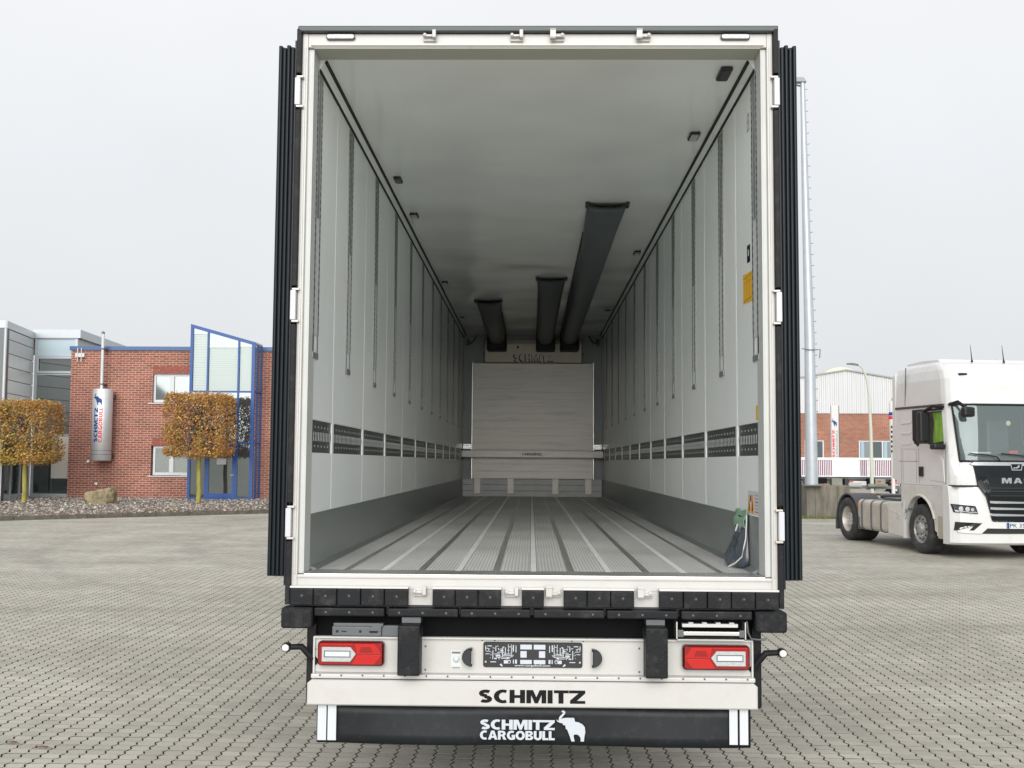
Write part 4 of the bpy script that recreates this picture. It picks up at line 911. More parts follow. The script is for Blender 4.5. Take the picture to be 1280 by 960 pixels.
for k in range(16000):
    sv = rnd.uniform(-1, 20.4); t = rnd.random()**.8; p, d = bed_p(sv, t*.99+.005)
    r_ = rnd.uniform(.02, .055); a = rnd.uniform(0, 6.3); ca, sa = math.cos(a), math.sin(a); sx_, sy_, sz_ = r_*rnd.uniform(.8, 1.6), r_*rnd.uniform(.6, 1), r_*rnd.uniform(.4, .9)
    b = len(V); z = bed_h(t*1.4)+sz_*.3
    V += [(p.x+(x*sx_*ca-y*sy_*sa), p.y+(x*sx_*sa+y*sy_*ca), z+q*sz_) for x, y, q in OCT]; F += [[b+i for i in f] for f in OF]
me = bpy.data.meshes.new('gravel'); me.from_pydata(V, [], F); me.materials.append(ramp_mat('gravel', [(.30, .27, .24), (.42, .38, .34), (.16, .14, .13), (.24, .21, .18), (.52, .48, .43), (.20, .19, .19), (.34, .29, .23), (.12, .11, .1)]))
link('gravel', me, None, kind='stuff', label='grey brown gravel filling the bed below the brick wall', cat='gravel')
V = []; F = []
for k in range(2600):
    sv = rnd.uniform(-1, 20.4); t = min(.99, rnd.random()**2.2); p, d = bed_p(sv, t); r_ = rnd.uniform(.02, .045); a = rnd.uniform(0, 6.3); b = len(V); z = bed_h(t*1.4)+rnd.uniform(.02, .05)
    V += [(p.x+r_*math.cos(a+q), p.y+r_*math.sin(a+q), z+rnd.uniform(-.01, .015)) for q in (0, 1.3, 3.1, 4.6)]; F += [[b, b+1, b+2, b+3]]
LEAVES = [(.36, .17, .03), (.27, .11, .025), (.45, .26, .05), (.20, .08, .025), (.30, .24, .05), (.17, .17, .04), (.38, .20, .06), (.12, .06, .02)]
me = bpy.data.meshes.new('leaf_litter'); me.from_pydata(V, [], F); me.materials.append(ramp_mat('leaf litter', LEAVES)); link('leaf_litter', me, None, kind='stuff', label='brown fallen leaves scattered over the gravel bed', cat='leaves')
# boulder
bm = bmesh.new(); bmesh.ops.create_icosphere(bm, subdivisions=4, radius=1)
from mathutils import noise as MN
for v in bm.verts:
    p = v.co.copy(); d = 1+.35*MN.noise(p*1.1+Vector((3, 1, 0)))+.14*MN.noise(p*3.1)+.05*MN.noise(p*8)
    d += .06*MN.noise(p*5); q = p*d; q = Vector((max(-.82, min(.80, q.x)), q.y, max(-.6, min(.62+.22*q.x, q.z)))); v.co = Vector((q.x*.56, q.y*.42, q.z*.52))
me = bpy.data.meshes.new('boulder'); bm.to_mesh(me); bm.free()
bp_ = at(126, 637, y=30.6); o = link('boulder', me, None, (bp_.x, 30.6, .36), label='rough yellow grey boulder lying on the gravel bed below the silver sign', cat='rock')
me.materials.append(mat('sandstone', (.27, .22, .13), .9, var=.35, vs=5, dirt=(.07, .075, .045, .9), ds=4, bump=.8, bs=14))
# clipped box shaped hornbeams
BARK = mat('mossy trunk', (.30, .27, .06), .85, var=.35, vs=9, stretch=(1, 1, .3), bump=.5, bs=30); TWIG = mat('twig', (.09, .065, .045), .8)
LEAFT = ramp_mat('autumn hornbeam leaf', [(.44, .22, .055), (.38, .17, .045), (.52, .30, .08), (.30, .13, .04), (.42, .24, .07), (.46, .20, .05), (.34, .23, .065), (.25, .11, .04)], .6)
LEAFG = ramp_mat('yellow green hornbeam leaf', [(.42, .36, .06), (.54, .41, .08), (.32, .31, .055), (.52, .28, .06), (.60, .46, .12), (.38, .18, .045), (.27, .24, .05), (.46, .34, .08)], .6)
def box_tree(x, y, hw, z0, z1, label, green, seed, tr=.075):
    rn = random.Random(seed); t = thing('clipped_tree', label, 'tree', (x, y, 0), 0, 'clipped box shaped trees on the gravel bed')
    MB().tube([(0, 0, .05), (.02, 0, .6), (-.01, .01, 1.2), (0, 0, z0+.3), (0, 0, z1-.5)], [tr*1.15, tr, tr*.95, tr*.8, tr*.25], 10).build('trunk', BARK, t)
    br = MB()
    for k in range(46):
        z = rn.uniform(z0+.1, z1-.5); a = rn.uniform(0, 6.28); rx = hw*rn.uniform(.75, 1.0); e = Vector((math.cos(a)*rx*1.15, math.sin(a)*rx*1.15, z+rn.uniform(.0, .7)))
        e.x = max(-hw*.98, min(hw*.98, e.x)); e.y = max(-hw*.98, min(hw*.98, e.y)); e.z = min(e.z, z1-.05); mid = e*.5+Vector((rn.uniform(-.1, .1), rn.uniform(-.1, .1), z*.5-.05))
        br.tube([(0, 0, z), mid, e], [.022, .013, .004], 5)
        for q in range(3):
            s_ = mid.lerp(e, rn.random()); e2 = s_+Vector((rn.uniform(-.35, .35), rn.uniform(-.35, .35), rn.uniform(.05, .45))); e2.x = max(-hw, min(hw, e2.x)); e2.y = max(-hw, min(hw, e2.y)); e2.z = min(e2.z, z1); br.tube([s_, e2], [.008, .003], 4, caps=False)
    br.build('branches', TWIG, t)
    V = [[], []]; F = [[], []]
    for k in range(20000):
        ax = rn.random(); dpt = min(.8, rn.expovariate(5.0)); u = rn.uniform(-1, 1); v = rn.uniform(-1, 1)
        h2 = (z1-z0)/2; zc = (z0+z1)/2
        if ax < .22: p = Vector((u*hw, v*hw, h2-dpt))
        elif ax < .40: p = Vector((u*hw, v*hw, -h2+dpt))
        elif ax < .66: p = Vector((u*hw, rn.choice((-1, 1, -1))*(hw-dpt), v*h2))
        else: p = Vector((rn.choice((-1, 1))*(hw-dpt), u*hw, v*h2))
        edge = Vector((p.x/hw, p.y/hw, p.z/h2)); rr_ = (abs(edge.x)**7+abs(edge.y)**7+abs(edge.z)**7)**(1/7)
        if rr_ > 1: p = Vector((p.x/rr_, p.y/rr_, p.z/rr_))
        nn = MN.noise(p*2.3+Vector((seed, 0, 0)))
        if nn < -.10 and rn.random() < .78: continue
        p *= 1+.035*MN.noise(p*2.0+Vector((0, seed, 0))); p += Vector((0, 0, zc))+Vector((rn.gauss(0, .035), rn.gauss(0, .035), rn.gauss(0, .05)))
        s_ = rn.uniform(.020, .038); n = Vector((rn.gauss(0, 1), rn.gauss(0, 1), rn.gauss(0, 1))).normalized(); a = n.orthogonal().normalized(); b = n.cross(a)
        w = 1 if rn.random() < green*(1.3 if p.z < z0+.9 else .6)*(1.2 if p.x < .1 else .5) else 0
        i = len(V[w]); V[w] += [p-a*s_*1.3, p+b*s_*.7+n*s_*.2, p+a*s_*1.3, p-b*s_*.7]; F[w].append([i, i+1, i+2, i+3])
    ng = len(F[0]); me = bpy.data.meshes.new('crown'); n0 = len(V[0]); me.from_pydata([tuple(q) for q in V[0]+V[1]], [], F[0]+[[q+n0 for q in f] for f in F[1]])
    me.materials.append(LEAFT); me.materials.append(LEAFG); me.polygons.foreach_set('material_index', [0]*ng+[1]*len(F[1])); link('crown', me, t)
box_tree(-16.93, 30.4, .98, 1.55, 3.60, 'clipped box shaped tree with yellowing leaves in front of the grey office', .5, 5)
box_tree(-11.36, 31.3, 1.04, 1.80, 3.93, 'clipped box shaped tree with rusty brown leaves before the blue entrance', .12, 9)

# ============================================================ RIGHT SIDE
CONC = mat('weathered concrete', (.17, .155, .125), .95, var=.3, vs=3, stretch=(3, 3, .6), dirt=(.06, .06, .045, .8), ds=2, bump=.6, bs=20)
GALV = mat('galvanised mast', (.45, .49, .53), .4, .3, var=.06, vs=4)
mb_ = thing('concrete_block', 'weathered concrete foundation block at the foot of the tall mast', 'block', (9.38, 29.6, 0))
MB().box(-.68, .70, -.62, .62, -.02, 1.02, c=.03).build('block', CONC, mb_)
for x in (-.42, .28): MB().box(x, x+.012, -.625, -.61, .05, 1.0).build('formwork_seam', mat('dark seam', (.08, .075, .06), .9), mb_)
GRS = ramp_mat('grass', [(.10, .14, .03), (.16, .18, .04), (.07, .10, .02), (.22, .20, .06)]); V = []; F = []; rg = random.Random(4)
for k in range(2600):
    a = rg.uniform(-2.1, 2.4); b = rg.choice((rg.gauss(-.75, .12), rg.gauss(-.72, .08), rg.uniform(-.8, 1.2))); x, y = 9.38+a, 29.6+b; h_ = rg.uniform(.03, .11); q = rg.uniform(-.03, .03); i = len(V)
    V += [(x-.012, y, 0), (x+.012, y, 0), (x+q, y+q, h_)]; F += [[i, i+1, i+2]]
me = bpy.data.meshes.new('grass'); me.from_pydata(V, [], F); me.materials.append(GRS); link('grass', me, None, kind='stuff', label='sparse low grass around the foot of the concrete block', cat='grass')
ms = thing('steel_mast', 'tall tapered galvanised steel mast with climbing pegs beside the trailer', 'mast', (8.87, 29.0, 1.03))
MB().tube([(0, 0, 0), (-.02, 0, 4.5), (-.10, 0, 9), (-.16, 0, 13.1)], [.205, .165, .12, .075], 12).build('shaft', GALV, ms)
MB().box(-.3, .3, -.3, .3, -.008, .03).build('base_plate', GREYM, ms)
for k in range(34):
    z = .9+k*.36; x = -.02-.14*max(0, z-4.5)/8.6; r_ = .205-.13*z/13.1; sgn = 1
    MB().tube([(x+r_*.7, -.02, z), (x+r_+.05, -.05, z), (x+r_+.055, -.05, z+.02)], .009, 5).build('peg', GREYM, ms)
MB().tube([(-.16, 0, 12.9), (-.45, 0, 12.95)], .03, 6).tube([(-.16, 0, 13.08), (-.5, 0, 13.1)], .03, 6).build('bracket', GREYM, ms)
MB().prism([(-.62, 13.02), (-.05, 13.02), (-.15, 13.16), (-.5, 13.16)], -.12, .12).build('floodlight', mat('flood grey', (.28, .31, .29), .5), ms)
MB().tube([(-.28, -.05, 4.35), (-.1, -.18, 4.30), (.15, -.2, 4.30), (.30, -.05, 4.32), (.28, -.05, 4.05)], .016, 6).build('cable_clamp', GREYM, ms)
MB().tube([(-.42, 0, -1.02), (-.40, .0, 4.3), (-.5, 0, 9), (-.55, 0, 12.9)], .035, 6).build('cable_duct', mat('pale cable duct', (.75, .77, .78), .5), ms)
# curved street lamp
l0 = at(1090, 600, y=49); l1 = at(1068, 457, y=49)
sl = thing('street_lamp', 'curved pale street lamp in front of the warehouse', 'street lamp', (l0.x, 49, 0)); H = l1.z; dx = l1.x-l0.x
MB().tube([(0, 0, 0), (-.02, 0, H*.5), (-.06, 0, H*.68)]+[(-.06+(dx+.3)*(1-math.cos(R(a))), 0, H*.68+H*.32*math.sin(R(a))) for a in (20, 40, 55, 70, 82, 90)]+[(dx+.12, 0, H+.02)], [.10, .085, .07, .065, .06, .055, .05, .045, .04, .035], 8).build('post', mat('lamp post', (.50, .52, .44), .5), sl)
MB().prism([(dx-.38, H+.06), (dx+.18, H+.0), (dx+.18, H+.07), (dx-.1, H+.13), (dx-.36, H+.12)], -.09, .09).build('lamp_head', GREYM, sl)
# warehouse
WH = thing('warehouse', 'warehouse with grey corrugated upper wall and red brick base', 'warehouse', (20, 65, 0))
WBR = brick_mat('orange brick', (.36, .14, .085), (.26, .09, .06), (.36, .28, .22))
rz = lambda x: 7.54-.168*abs(x-20.37)
wx0, wx1 = 8, 34
g = MB(); wz = [(17.66, 18.9), (21.15, 23.45), (24.5, 27), (10, 13)]
edges = sorted({wx0, wx1}|{v for q in wz for v in q})
for a, b in zip(edges[:-1], edges[1:]):
    inw = any(q[0] <= a and b <= q[1] for q in wz)
    g.box(a, b, 65, 65.3, 3.0 if inw else 0, 4.74)
    if inw: g.box(a, b, 65, 65.3, 0, 1.75)
obj_at(g, 'brick_base', WBR, WH)
CORR = mat('corrugated sheet', (.50, .51, .52), .4, .3, var=.05, vs=1, stretch=(2, 1, .2)); g = MB(); x = wx0; k = 0
vs = []
while x < wx1:
    for dx_, dy in ((0, 0), (.10, 0), (.14, .025), (.24, .025), (.28, 0)): xx = x+dx_; vs.append((xx, 64.95-dy, 4.745)); vs.append((xx, 64.95-dy, rz(xx)))
    x += .28
g.add(vs, [(2*i, 2*i+2, 2*i+3, 2*i+1) for i in range(len(vs)//2-1)]); obj_at(g, 'corrugated_wall', CORR, WH)
g = MB(); g.prism([(wx0, rz(wx0)-.02), (20.37, 7.52), (wx1, rz(wx1)-.02), (wx1, rz(wx1)+.06), (20.37, 7.61), (wx0, rz(wx0)+.06)], 64.8, 95); obj_at(g, 'roof', mat('grey roof edge', (.3, .31, .31), .5), WH)
obj_at(MB().box(wx0, wx1, 65.31, 95, 0, 4.6), 'body', GREYC, WH)
p = at(1032, 470, y=74); obj_at(MB().prism([(p.x+1.75*math.cos(R(a)), 6.6+1.75*math.sin(R(a))*.9) for a in range(0, 181, 15)], 70, 82), 'roof_light', mat('cream rooflight', (.62, .61, .5), .5), WH)
for (a, b) in wz:
    fr = MB(); n = 3 if b-a > 1.5 else 2
    for k in range(n+1): xx = a+(b-a-.08)*k/n; fr.box(xx, xx+.08, 65.02, 65.1, 1.75, 3.0)
    fr.box(a, b, 65.03, 65.09, 2.93, 3.0).box(a, b, 65.03, 65.09, 1.75, 1.82); fr = obj_at(fr, 'window', WFR, WH)
    for k in range(n):
        MB().box(a+(b-a-.08)*k/n+.08, a+(b-a-.08)*(k+1)/n, 65.05, 65.06, 1.82, 2.93).build('pane', GLASS if k == 1 else GLASSP, fr)
        if k != 1: MB().box(a+(b-a-.08)*k/n+.14, a+(b-a-.08)*k/n+.34, 65.035, 65.045, 1.83, 2.92).build('curtain', mat('blue curtain', (.30, .42, .50), .7), fr)
# pylon sign
p0 = at(1039, 507, y=52); p1 = at(1048, 507, y=52)
py = thing('pylon_sign', 'slim white pylon sign with blue emblem and red vertical lettering', 'sign', (p0.x, 52, 0)); w_ = p1.x-p0.x
MB().box(0, w_, 0, .25, 0, p0.z, c=.02).build('panel', WHITEP, py); MB().box(w_+.001, w_+.05, .02, .2, 0, p0.z).build('edge_post', GREYM, py)
MB().prism([(-.0+a*w_*.75, 3.55+b*.4) for a, b in eleph_pts()], -.012, -.004).build('emblem', BLUEI, py)
word('lettering', 'SCHMITZ', REDI, py, (w_*.42, -.004, 1.9), (0, 0, 1), (-1, 0, 0), .12, 1.45); word('lettering', 'CARGOBULL', INKG, py, (w_*.85, -.004, 1.9), (0, 0, 1), (-1, 0, 0), .10, 1.45)
# totem cylinder near the cab
p0 = at(1115, 498, y=44)
tt = thing('sign_column', 'white tapered sign column with blue red band and dark slots behind the cab', 'sign', (p0.x, 44, 0)); h_ = p0.z
MB().lathe([(.08, 0), (.09, h_-2.6), (.14, h_-1.2), (.15, h_-.25), (.11, h_-.12), (.0001, h_-.1)], axis='z', n=16).build('body', WHITEP, tt)
MB().tube([(0, 0, h_-.1), (0, 0, h_-.02), (.16, 0, h_+.02)], .03, 6).build('cap', GREYM, tt)
for z, mt in ((h_-.95, REDI), (h_-.78, BLUEI)): MB().lathe([(.145, z), (.155, z+.01), (.155, z+.14), (.145, z+.15)], axis='z', n=16).build('band', mt, tt)
for k in range(6): z = h_-1.35-k*.22; MB().box(-.10, .09-.005*k, -.155+.006*k, -.06, z, z+.10).build('slot', INK, tt)
# flatbed trailer with slatted sides behind
FB = thing('flatbed_trailer', 'parked flatbed trailer with white rail and purple and white slatted side', 'trailer', (16, 50, 0))
PURP = mat('purple board', (.27, .10, .17), .6, var=.15, vs=2); WB = mat('white slat', (.80, .81, .82), .5, var=.05)
a0, a1 = at(985, 573, y=50).x, at(1150, 573, y=50).x; zt_, zb_ = 1.90, .93
obj_at(MB().box(a0, a1, 49.95, 50.05, zt_-.12, zt_, c=.01).box(a0, a1, 49.96, 50.04, zb_, zb_+.05), 'rail', WB, FB)
n = 72; sp_ = (a1-a0)/n; slm = {}
for k in range(n):
    x = a0+k*sp_; px = 985+165*k/n
    wh = 1038 < px < 1073
    for nm, mt, wd, yy in (('slat', WB, .38 if not wh else .9, 49.97), ('board', PURP if not wh and not (1083 < px < 1092) else WB, .98, 50.02)):
        key = (nm, mt.name, wd)
        if key not in slm: slm[key] = MB().box(0, sp_*wd, 0, .02, zb_+.051, zt_-.121).mesh(nm, mt)
        o = link(nm, slm[key], FB, (x-16, yy-50, 0))
g = MB().box(a0, a1, 50.1, 52.4, .80, .93); obj_at(g, 'bed', GREYM, FB)
MG = mat('muted machinery green', (.20, .21, .17), .6, var=.3, vs=2)
g = MB().box(a0, a1, 50.3, 50.42, .55, .80).box(a0, a1, 52.0, 52.12, .55, .80); obj_at(g, 'beam', MG, FB)
for px0, px1, z0_, z1_, mt, nm in ((1040, 1053, .25, .86, MG, 'support'), (1056, 1061, .2, .85, BLK, 'support'), (1062, 1083, .48, .72, WHITEP, 'plate'), (1085, 1091, .3, .86, DARKM, 'support'), (1094, 1107, .25, .84, MG, 'tool_box'), (1024, 1034, .6, .86, DARKM, 'lamp_box'), (1006, 1020, .55, .84, MG, 'lamp_box'), (1108, 1116, .2, .7, DARKM, 'support')):
    q0, q1 = at(px0, 600, y=49.8).x, at(px1, 600, y=49.8).x; obj_at(MB().box(q0, q1, 49.8, 50.2, z0_, z1_, c=.01), nm, mt, FB)
for px0 in (1008, 1063, 1098): q0 = at(px0, 600, y=49.7).x; obj_at(MB().box(q0, q0+.16, 49.76, 49.79, .68, .76), 'reflector', mat('dull red', (.4, .06, .03), .5), FB)
for px0 in (990, 1003, 1120, 1135):
    q0 = at(px0, 600, y=50.4).x; wq = MB().lathe(tyre_prof(.48, .3), (q0-16, .35, .48), 'y', 18).build('wheel', TYRE, FB); MB().lathe([(.27, .22), (.2, .24), (.0001, .22)], (q0-16, 0, .48), 'y', 12).build('rim', RIM, wq)
q0 = at(1046, 610, y=46).x; TD_ = mat('dull grey tank', (.34, .35, .34), .5); fo = thing('low_trailer_frame', 'low grey trailer frame with small tanks standing behind the tractor deck', 'trailer', (q0, 46, 0))
MB().box(-.2, 3.2, 0, .25, .45, .60).build('frame', GREYM, fo); MB().tube([(.5, -.2, .62), (1.1, -.2, .62)], .12, 10).build('tank', TD_, fo); MB().tube([(1.4, -.2, .60), (2.3, -.2, .60)], .09, 10).build('tank', MG, fo); MB().box(2.5, 2.9, -.2, 0, .7, .82).build('red_cover', REDI, fo)
for x in (.1, 2.9): MB().box(x, x+.12, .0, .2, 0, .45).build('leg', GREYM, fo)
# far flags above the tractor
for px, nm in ((1169, 'left'), (1246, 'right')):
    p = at(px, 449, y=80); fg = thing('flag', 'faint pale flag on a thin pole seen above the cab roof, the %s one' % nm, 'flag', (p.x, 80, 0), 0, 'far flags above the cab')
    MB().tube([(0, 0, 0), (0, 0, p.z)], .035, 6).build('pole', GALV, fg); MB().box(-.05, .35, -.02, .02, p.z-.08, p.z-.03).build('arm', GALV, fg)
    v = []
    for i in range(9):
        for zz in (p.z-.62, p.z-.32): v.append((.15+i*.11, .05*math.sin(i*1.1), zz-.012*i))
    MB().add(v, [(2*i, 2*i+2, 2*i+3, 2*i+1) for i in range(8)]).build('cloth', mat('pale flag', (.55, .56, .68), .7), fg)

# ============================================================ TRACTOR UNIT
hx, hy = .137255, -.990535
TR = thing('tractor_unit', 'white semi truck tractor unit with black grille parked at the right', 'truck', (7.885+.99054*1.235, 16.66+.13726*1.235, 0), math.atan2(hy, hx))
TW_ = mat('white truck paint', (.64, .64, .63), .22, var=.02, vs=2, dirt=(.42, .37, .29, .28), ds=3, coat=.4); TD = mat('dusty white skirt', (.56, .545, .51), .4, var=.06, vs=3, dirt=(.33, .29, .22, .6), ds=4)
BPL = mat('black plastic', (.009, .010, .011), .4, spec=.3); GRL = mat('gloss black grille', (.005, .008, .010), .15, spec=.35); CHR = mat('chrome', (.62, .63, .64), .2, .9)
WS = bpy.data.materials.new('windscreen glass'); WS.use_nodes = True; b_ = WS.node_tree.nodes['Principled BSDF']
b_.inputs['Base Color'].default_value = (.30, .36, .36, 1); b_.inputs['Roughness'].default_value = .03; b_.inputs['Specular IOR Level'].default_value = .5; b_.inputs['Alpha'].default_value = .45; b_.inputs['Metallic'].default_value = .4
WS2 = WS.copy(); WS2.node_tree.nodes['Principled BSDF'].inputs['Alpha'].default_value = .22
HW = 1.22
SIDE = [(-1.02, HW), (-.20, HW), (.42, HW), (1.00, HW-.005)]
ARC = [(1.13, HW-.03), (1.22, HW-.10), (1.27, HW-.20), (1.33, .80), (1.365, .40), (1.38, 0)]
half = SIDE+ARC; nH = len(half)
RZ = [(1.38, .02, 0), (1.60, .02, 0), (1.88, .0, 0), (2.22, -.03, .0), (2.86, -.11, .008), (2.98, -.125, .01), (3.10, -.14, .015), (3.50, -.20, .03), (3.68, -.32, .05), (3.80, -.50, .09), (3.86, -.75, .16)]
def ring(z, ds, ins, sc=0.0):
    o = []
    for i_, (s_, w_) in enumerate(half):
        if i_ == 5 and 1.8 < z < 3: w_ -= .09*min(1, (2.98-z)/1.1)
        t = max(0, (s_+1.02)/2.4); o.append((s_+ds*t-(sc if s_ > -1 else -sc), w_-ins-sc, z))
    return [(a, -b, c) for a, b, c in o]+[(a, b, c) for a, b, c in o[::-1][1:]]
nR = 2*nH-1; rings = [ring(*r) for r in RZ]
def cabmesh(rings, skipw=True):
    v = [q for r in rings for q in r]; f = []
    for j in range(len(rings)-1):
        for k in range(nR):
            k2 = (k+1) % nR
            zlo, zhi = RZ[j][0], RZ[j+1][0]
            if skipw:
                if 1.87 <= zlo and zhi <= 2.99 and 5 <= k < nR-6: continue
                if 2.21 <= zlo and zhi <= 2.87 and (k in (1, 2) or k in (nR-3, nR-4)): continue
            f.append((j*nR+k, j*nR+k2, (j+1)*nR+k2, (j+1)*nR+k))
    n = len(rings); f.append(list(range((n-1)*nR, n*nR))); f.append(list(range(nR-1, -1, -1))); return v, f
v, f = cabmesh(rings); cab = MB().add(v, f, 0).build('cab', TW_, TR)
bv = cab.modifiers.new('b', 'BEVEL'); bv.width = .02; bv.segments = 2; bv.limit_method = 'ANGLE'; bv.angle_limit = R(25)
rin = [ring(r[0]+(.02 if i == 0 else (-.03 if i == len(RZ)-1 else 0)), r[1], r[2], .035) for i, r in enumerate(RZ)]
v, f = cabmesh(rin); MB().add(v, f).build('cab_lining', mat('cab lining', (.10, .105, .105), .8), TR)
def surf(rj0, rj1, ks, off=.0):     # patch over the windscreen opening
    v = []
    for r in RZ[rj0:rj1+1]:
        rg_ = ring(*r)
        for k in ks: a, b, c = rg_[k]; v.append((a+off, b, c))
    n = len(ks); return v, [(j*n+i, j*n+i+1, (j+1)*n+i+1, (j+1)*n+i) for j in range(rj1-rj0) for i in range(n-1)]
v, f = surf(2, 5, list(range(5, nR-5)), .004); wsn = MB().add(v, f, 0, True).build('windscreen', WS, TR)
g = MB(); rgm = [ring(*r) for r in RZ]
for j in (2, 5): g.tube([(rgm[j][k][0]+.008, rgm[j][k][1], rgm[j][k][2]) for k in range(5, nR-5)], .022, 6)
for k in (5, nR-6): g.tube([(rgm[j][k][0]+.008, rgm[j][k][1], rgm[j][k][2]) for j in range(2, 6)], .022, 6)
g.build('windscreen_seal', BPL, TR)
for s in (-1, 1):
    MB().add([(-.20, s*(HW+.002), 2.22), (1.0, s*(HW-.004), 2.22), (.90, s*(HW-.006), 2.86), (-.2, s*(HW-.004), 2.86)], [(0, 1, 2, 3)]).build('side_window', WS2, TR)
    g = MB(); g.prism([(-.25, 2.30), (-.25, 2.92), (.97, 2.92), (.97, 2.88), (-.16, 2.87), (-.17, 2.32), (.02, 2.20), (-.05, 2.17)], s*(HW-.01), s*(HW+.012)); g.prism([(-.24, 2.33), (.12, 2.33), (.12, 2.88), (-.24, 2.88)], s*(HW-.008), s*(HW+.010)); g.build('window_frame', BPL, TR)
    # door with shut lines, lower edge and handle
    for pts in ([(-.02, 1.42), (-.02, 2.14), (-.012, 2.14), (-.012, 1.42)], [(1.03, 1.42), (1.05, 2.25), (1.058, 2.25), (1.038, 1.42)], [(-.9, 1.86), (-.9, 1.868), (-.02, 1.868), (-.02, 1.86)], [(-.78, 1.40), (-.78, 2.16), (-.774, 2.16), (-.774, 1.40)], [(-.70, 1.42), (-.70, 2.12), (-.12, 2.12), (-.12, 1.42), (-.125, 1.42), (-.125, 2.115), (-.695, 2.115), (-.695, 1.42)], [(-.60, 3.02), (-.55, 3.82), (-.542, 3.82), (-.592, 3.02)]):
        MB().prism(pts, s*(HW-.005), s*(HW+.003-(.03 if pts[1][1] > 3.5 else 0)*1)).build('shut_line', GREYM, TR)
    MB().box(-1.0, .98, *sorted((s*(HW-.02), s*(HW+.012))), 2.955, 3.0, c=.004).build('gutter_trim', mat('brown trim', (.06, .04, .04), .5), TR)
    for z in (2.2, 2.42, 2.64): MB().prism([(-.75, z), (-.35, z+.01), (-.3, z+.05), (-.72, z+.05)], s*(HW-.01), s*(HW+.012), c=.004).build('side_vent_crease', TW_, TR)
    MB().box(.03, .17, *sorted((s*(HW-.01), s*(HW+.04))), 1.56, 1.76, c=.012).build('door_handle', BPL, TR)
    MB().prism([(.40, 1.50), (1.0, 1.46), (.95, 1.9), (.7, 2.05), (.45, 2.05)], s*(HW-.01), s*(HW+.010), c=.006).build('door_pressing', TW_, TR)
    # corner panel, arch, step
    ar = [(.62*math.cos(R(a)), .50+.66*math.sin(R(a))) for a in range(0, 181, 12)]
    pts = [(-.78, 1.38), (-.78, .92), (-.62, .86)]+[(x, z) for x, z in ar[::-1] if z > .86 or x > 0]+[(.70, .46), (.70, .40), (1.06, .36), (1.10, 1.0), (1.10, 1.38)]
    pts = [p for p in pts]
    MB().prism(pts, s*(HW-.09), s*(HW+.015), c=.012).build('wheel_arch', TD if s < 0 else TW_, TR)
    MB().tube([(.64*math.cos(R(a)), s*(HW+.016), .50+.68*math.sin(R(a))) for a in range(20, 165, 9)], .028, 8).build('arch_lip', TD, TR)
    MB().box(.74, 1.10, *sorted((s*(HW-.02), s*(HW+.022))), .36, .80, c=.01).build('step', mat('tan step', (.38, .34, .26), .7, var=.1), TR)
# bumper and front
fb = MB()
def fr_s(w_): return 1.46-.16*(abs(w_)/1.25)**2-.10*max(0, (abs(w_)-1.0)/.25)**2
ws_ = [-1.25, -1.2, -1.1, -.95, -.7, -.35, 0, .35, .7, .95, 1.1, 1.2, 1.25]
v = []; zz = [.28, .32, .60, .95, 1.20, 1.40]; of = [-.07, 0, .01, 0, -.02, -.05]
for j, z in enumerate(zz):
    for w_ in ws_: v.append((fr_s(w_)+of[j], w_, z))
    for w_ in ws_[::-1]: v.append((.95, w_, z))
n = 2*len(ws_); f = [(j*n+k, j*n+(k+1) % n, (j+1)*n+(k+1) % n, (j+1)*n+k) for j in range(len(zz)-1) for k in range(n)]+[list(range(n)), list(range((len(zz)-1)*n, len(zz)*n))]
fb.add(v, f, 0).build('front_bumper', TW_, TR)
MB().box(.9, 1.36, -1.2, 1.2, 1.39, 1.42).build('bumper_gap', BPL, TR)
def fpatch(name, pts, th, mt, par=TR, base=None, c=0.0, slope=0.0, subd=6):
    # outline in (w, z) laid on the curved front, proud by th
    out = []
    for i, (a, b) in enumerate(pts):
        a2, b2 = pts[(i+1) % len(pts)]
        for k in range(subd): t = k/subd; out.append((a+(a2-a)*t, b+(b2-b)*t))
    def F_(w_, z):
        up = 1.402-.055*(abs(w_)/.8)**2-.05*max(0, z-1.6); lo = fr_s(w_); t = min(1, max(0, (z-1.30)/.20)); return lo+(up-lo)*t
    bm = bmesh.new(); vf = [bm.verts.new((F_(a, b)+th, a, b)) for a, b in out]; vb = [bm.verts.new((F_(a, b)-.12, a, b)) for a, b in out]
    fcs = [bm.faces.new(vf)]; n = len(out)
    for i in range(n): bm.faces.new((vf[i], vf[(i+1) % n], vb[(i+1) % n], vb[i]))
    tr = bmesh.ops.triangulate(bm, faces=fcs)['faces']
    big = max(p[0] for p in pts)-min(p[0] for p in pts) > .5
    if big:
        for _ in range(2):
            es = list({e for f_ in bm.faces if all(v.co.x > F_(v.co.y, v.co.z)+th-.03 for v in f_.verts) for e in f_.edges if e.calc_length() > .12})
            if es: bmesh.ops.subdivide_edges(bm, edges=es, cuts=2, use_grid_fill=True)
            for v in bm.verts:
                q = F_(v.co.y, v.co.z)
                if v.co.x > q-.085: v.co.x = q+th
            bmesh.ops.triangulate(bm, faces=bm.faces)
    bmesh.ops.recalc_face_normals(bm, faces=bm.faces)
    me = bpy.data.meshes.new(name); bm.to_mesh(me); bm.free(); me.materials.append(mt); return link(name, me, par)
fpatch('grille_panel', [(-.83, 1.81), (-.76, 1.42), (-.62, 1.20), (-.52, .72), (.52, .72), (.62, 1.20), (.76, 1.42), (.83, 1.81)], .035, GRL, base=0)
fpatch('grille_surround', [(-.90, 1.83), (-.83, 1.865), (.83, 1.865), (.90, 1.83), (.84, 1.80), (-.84, 1.80)], .045, CHR)
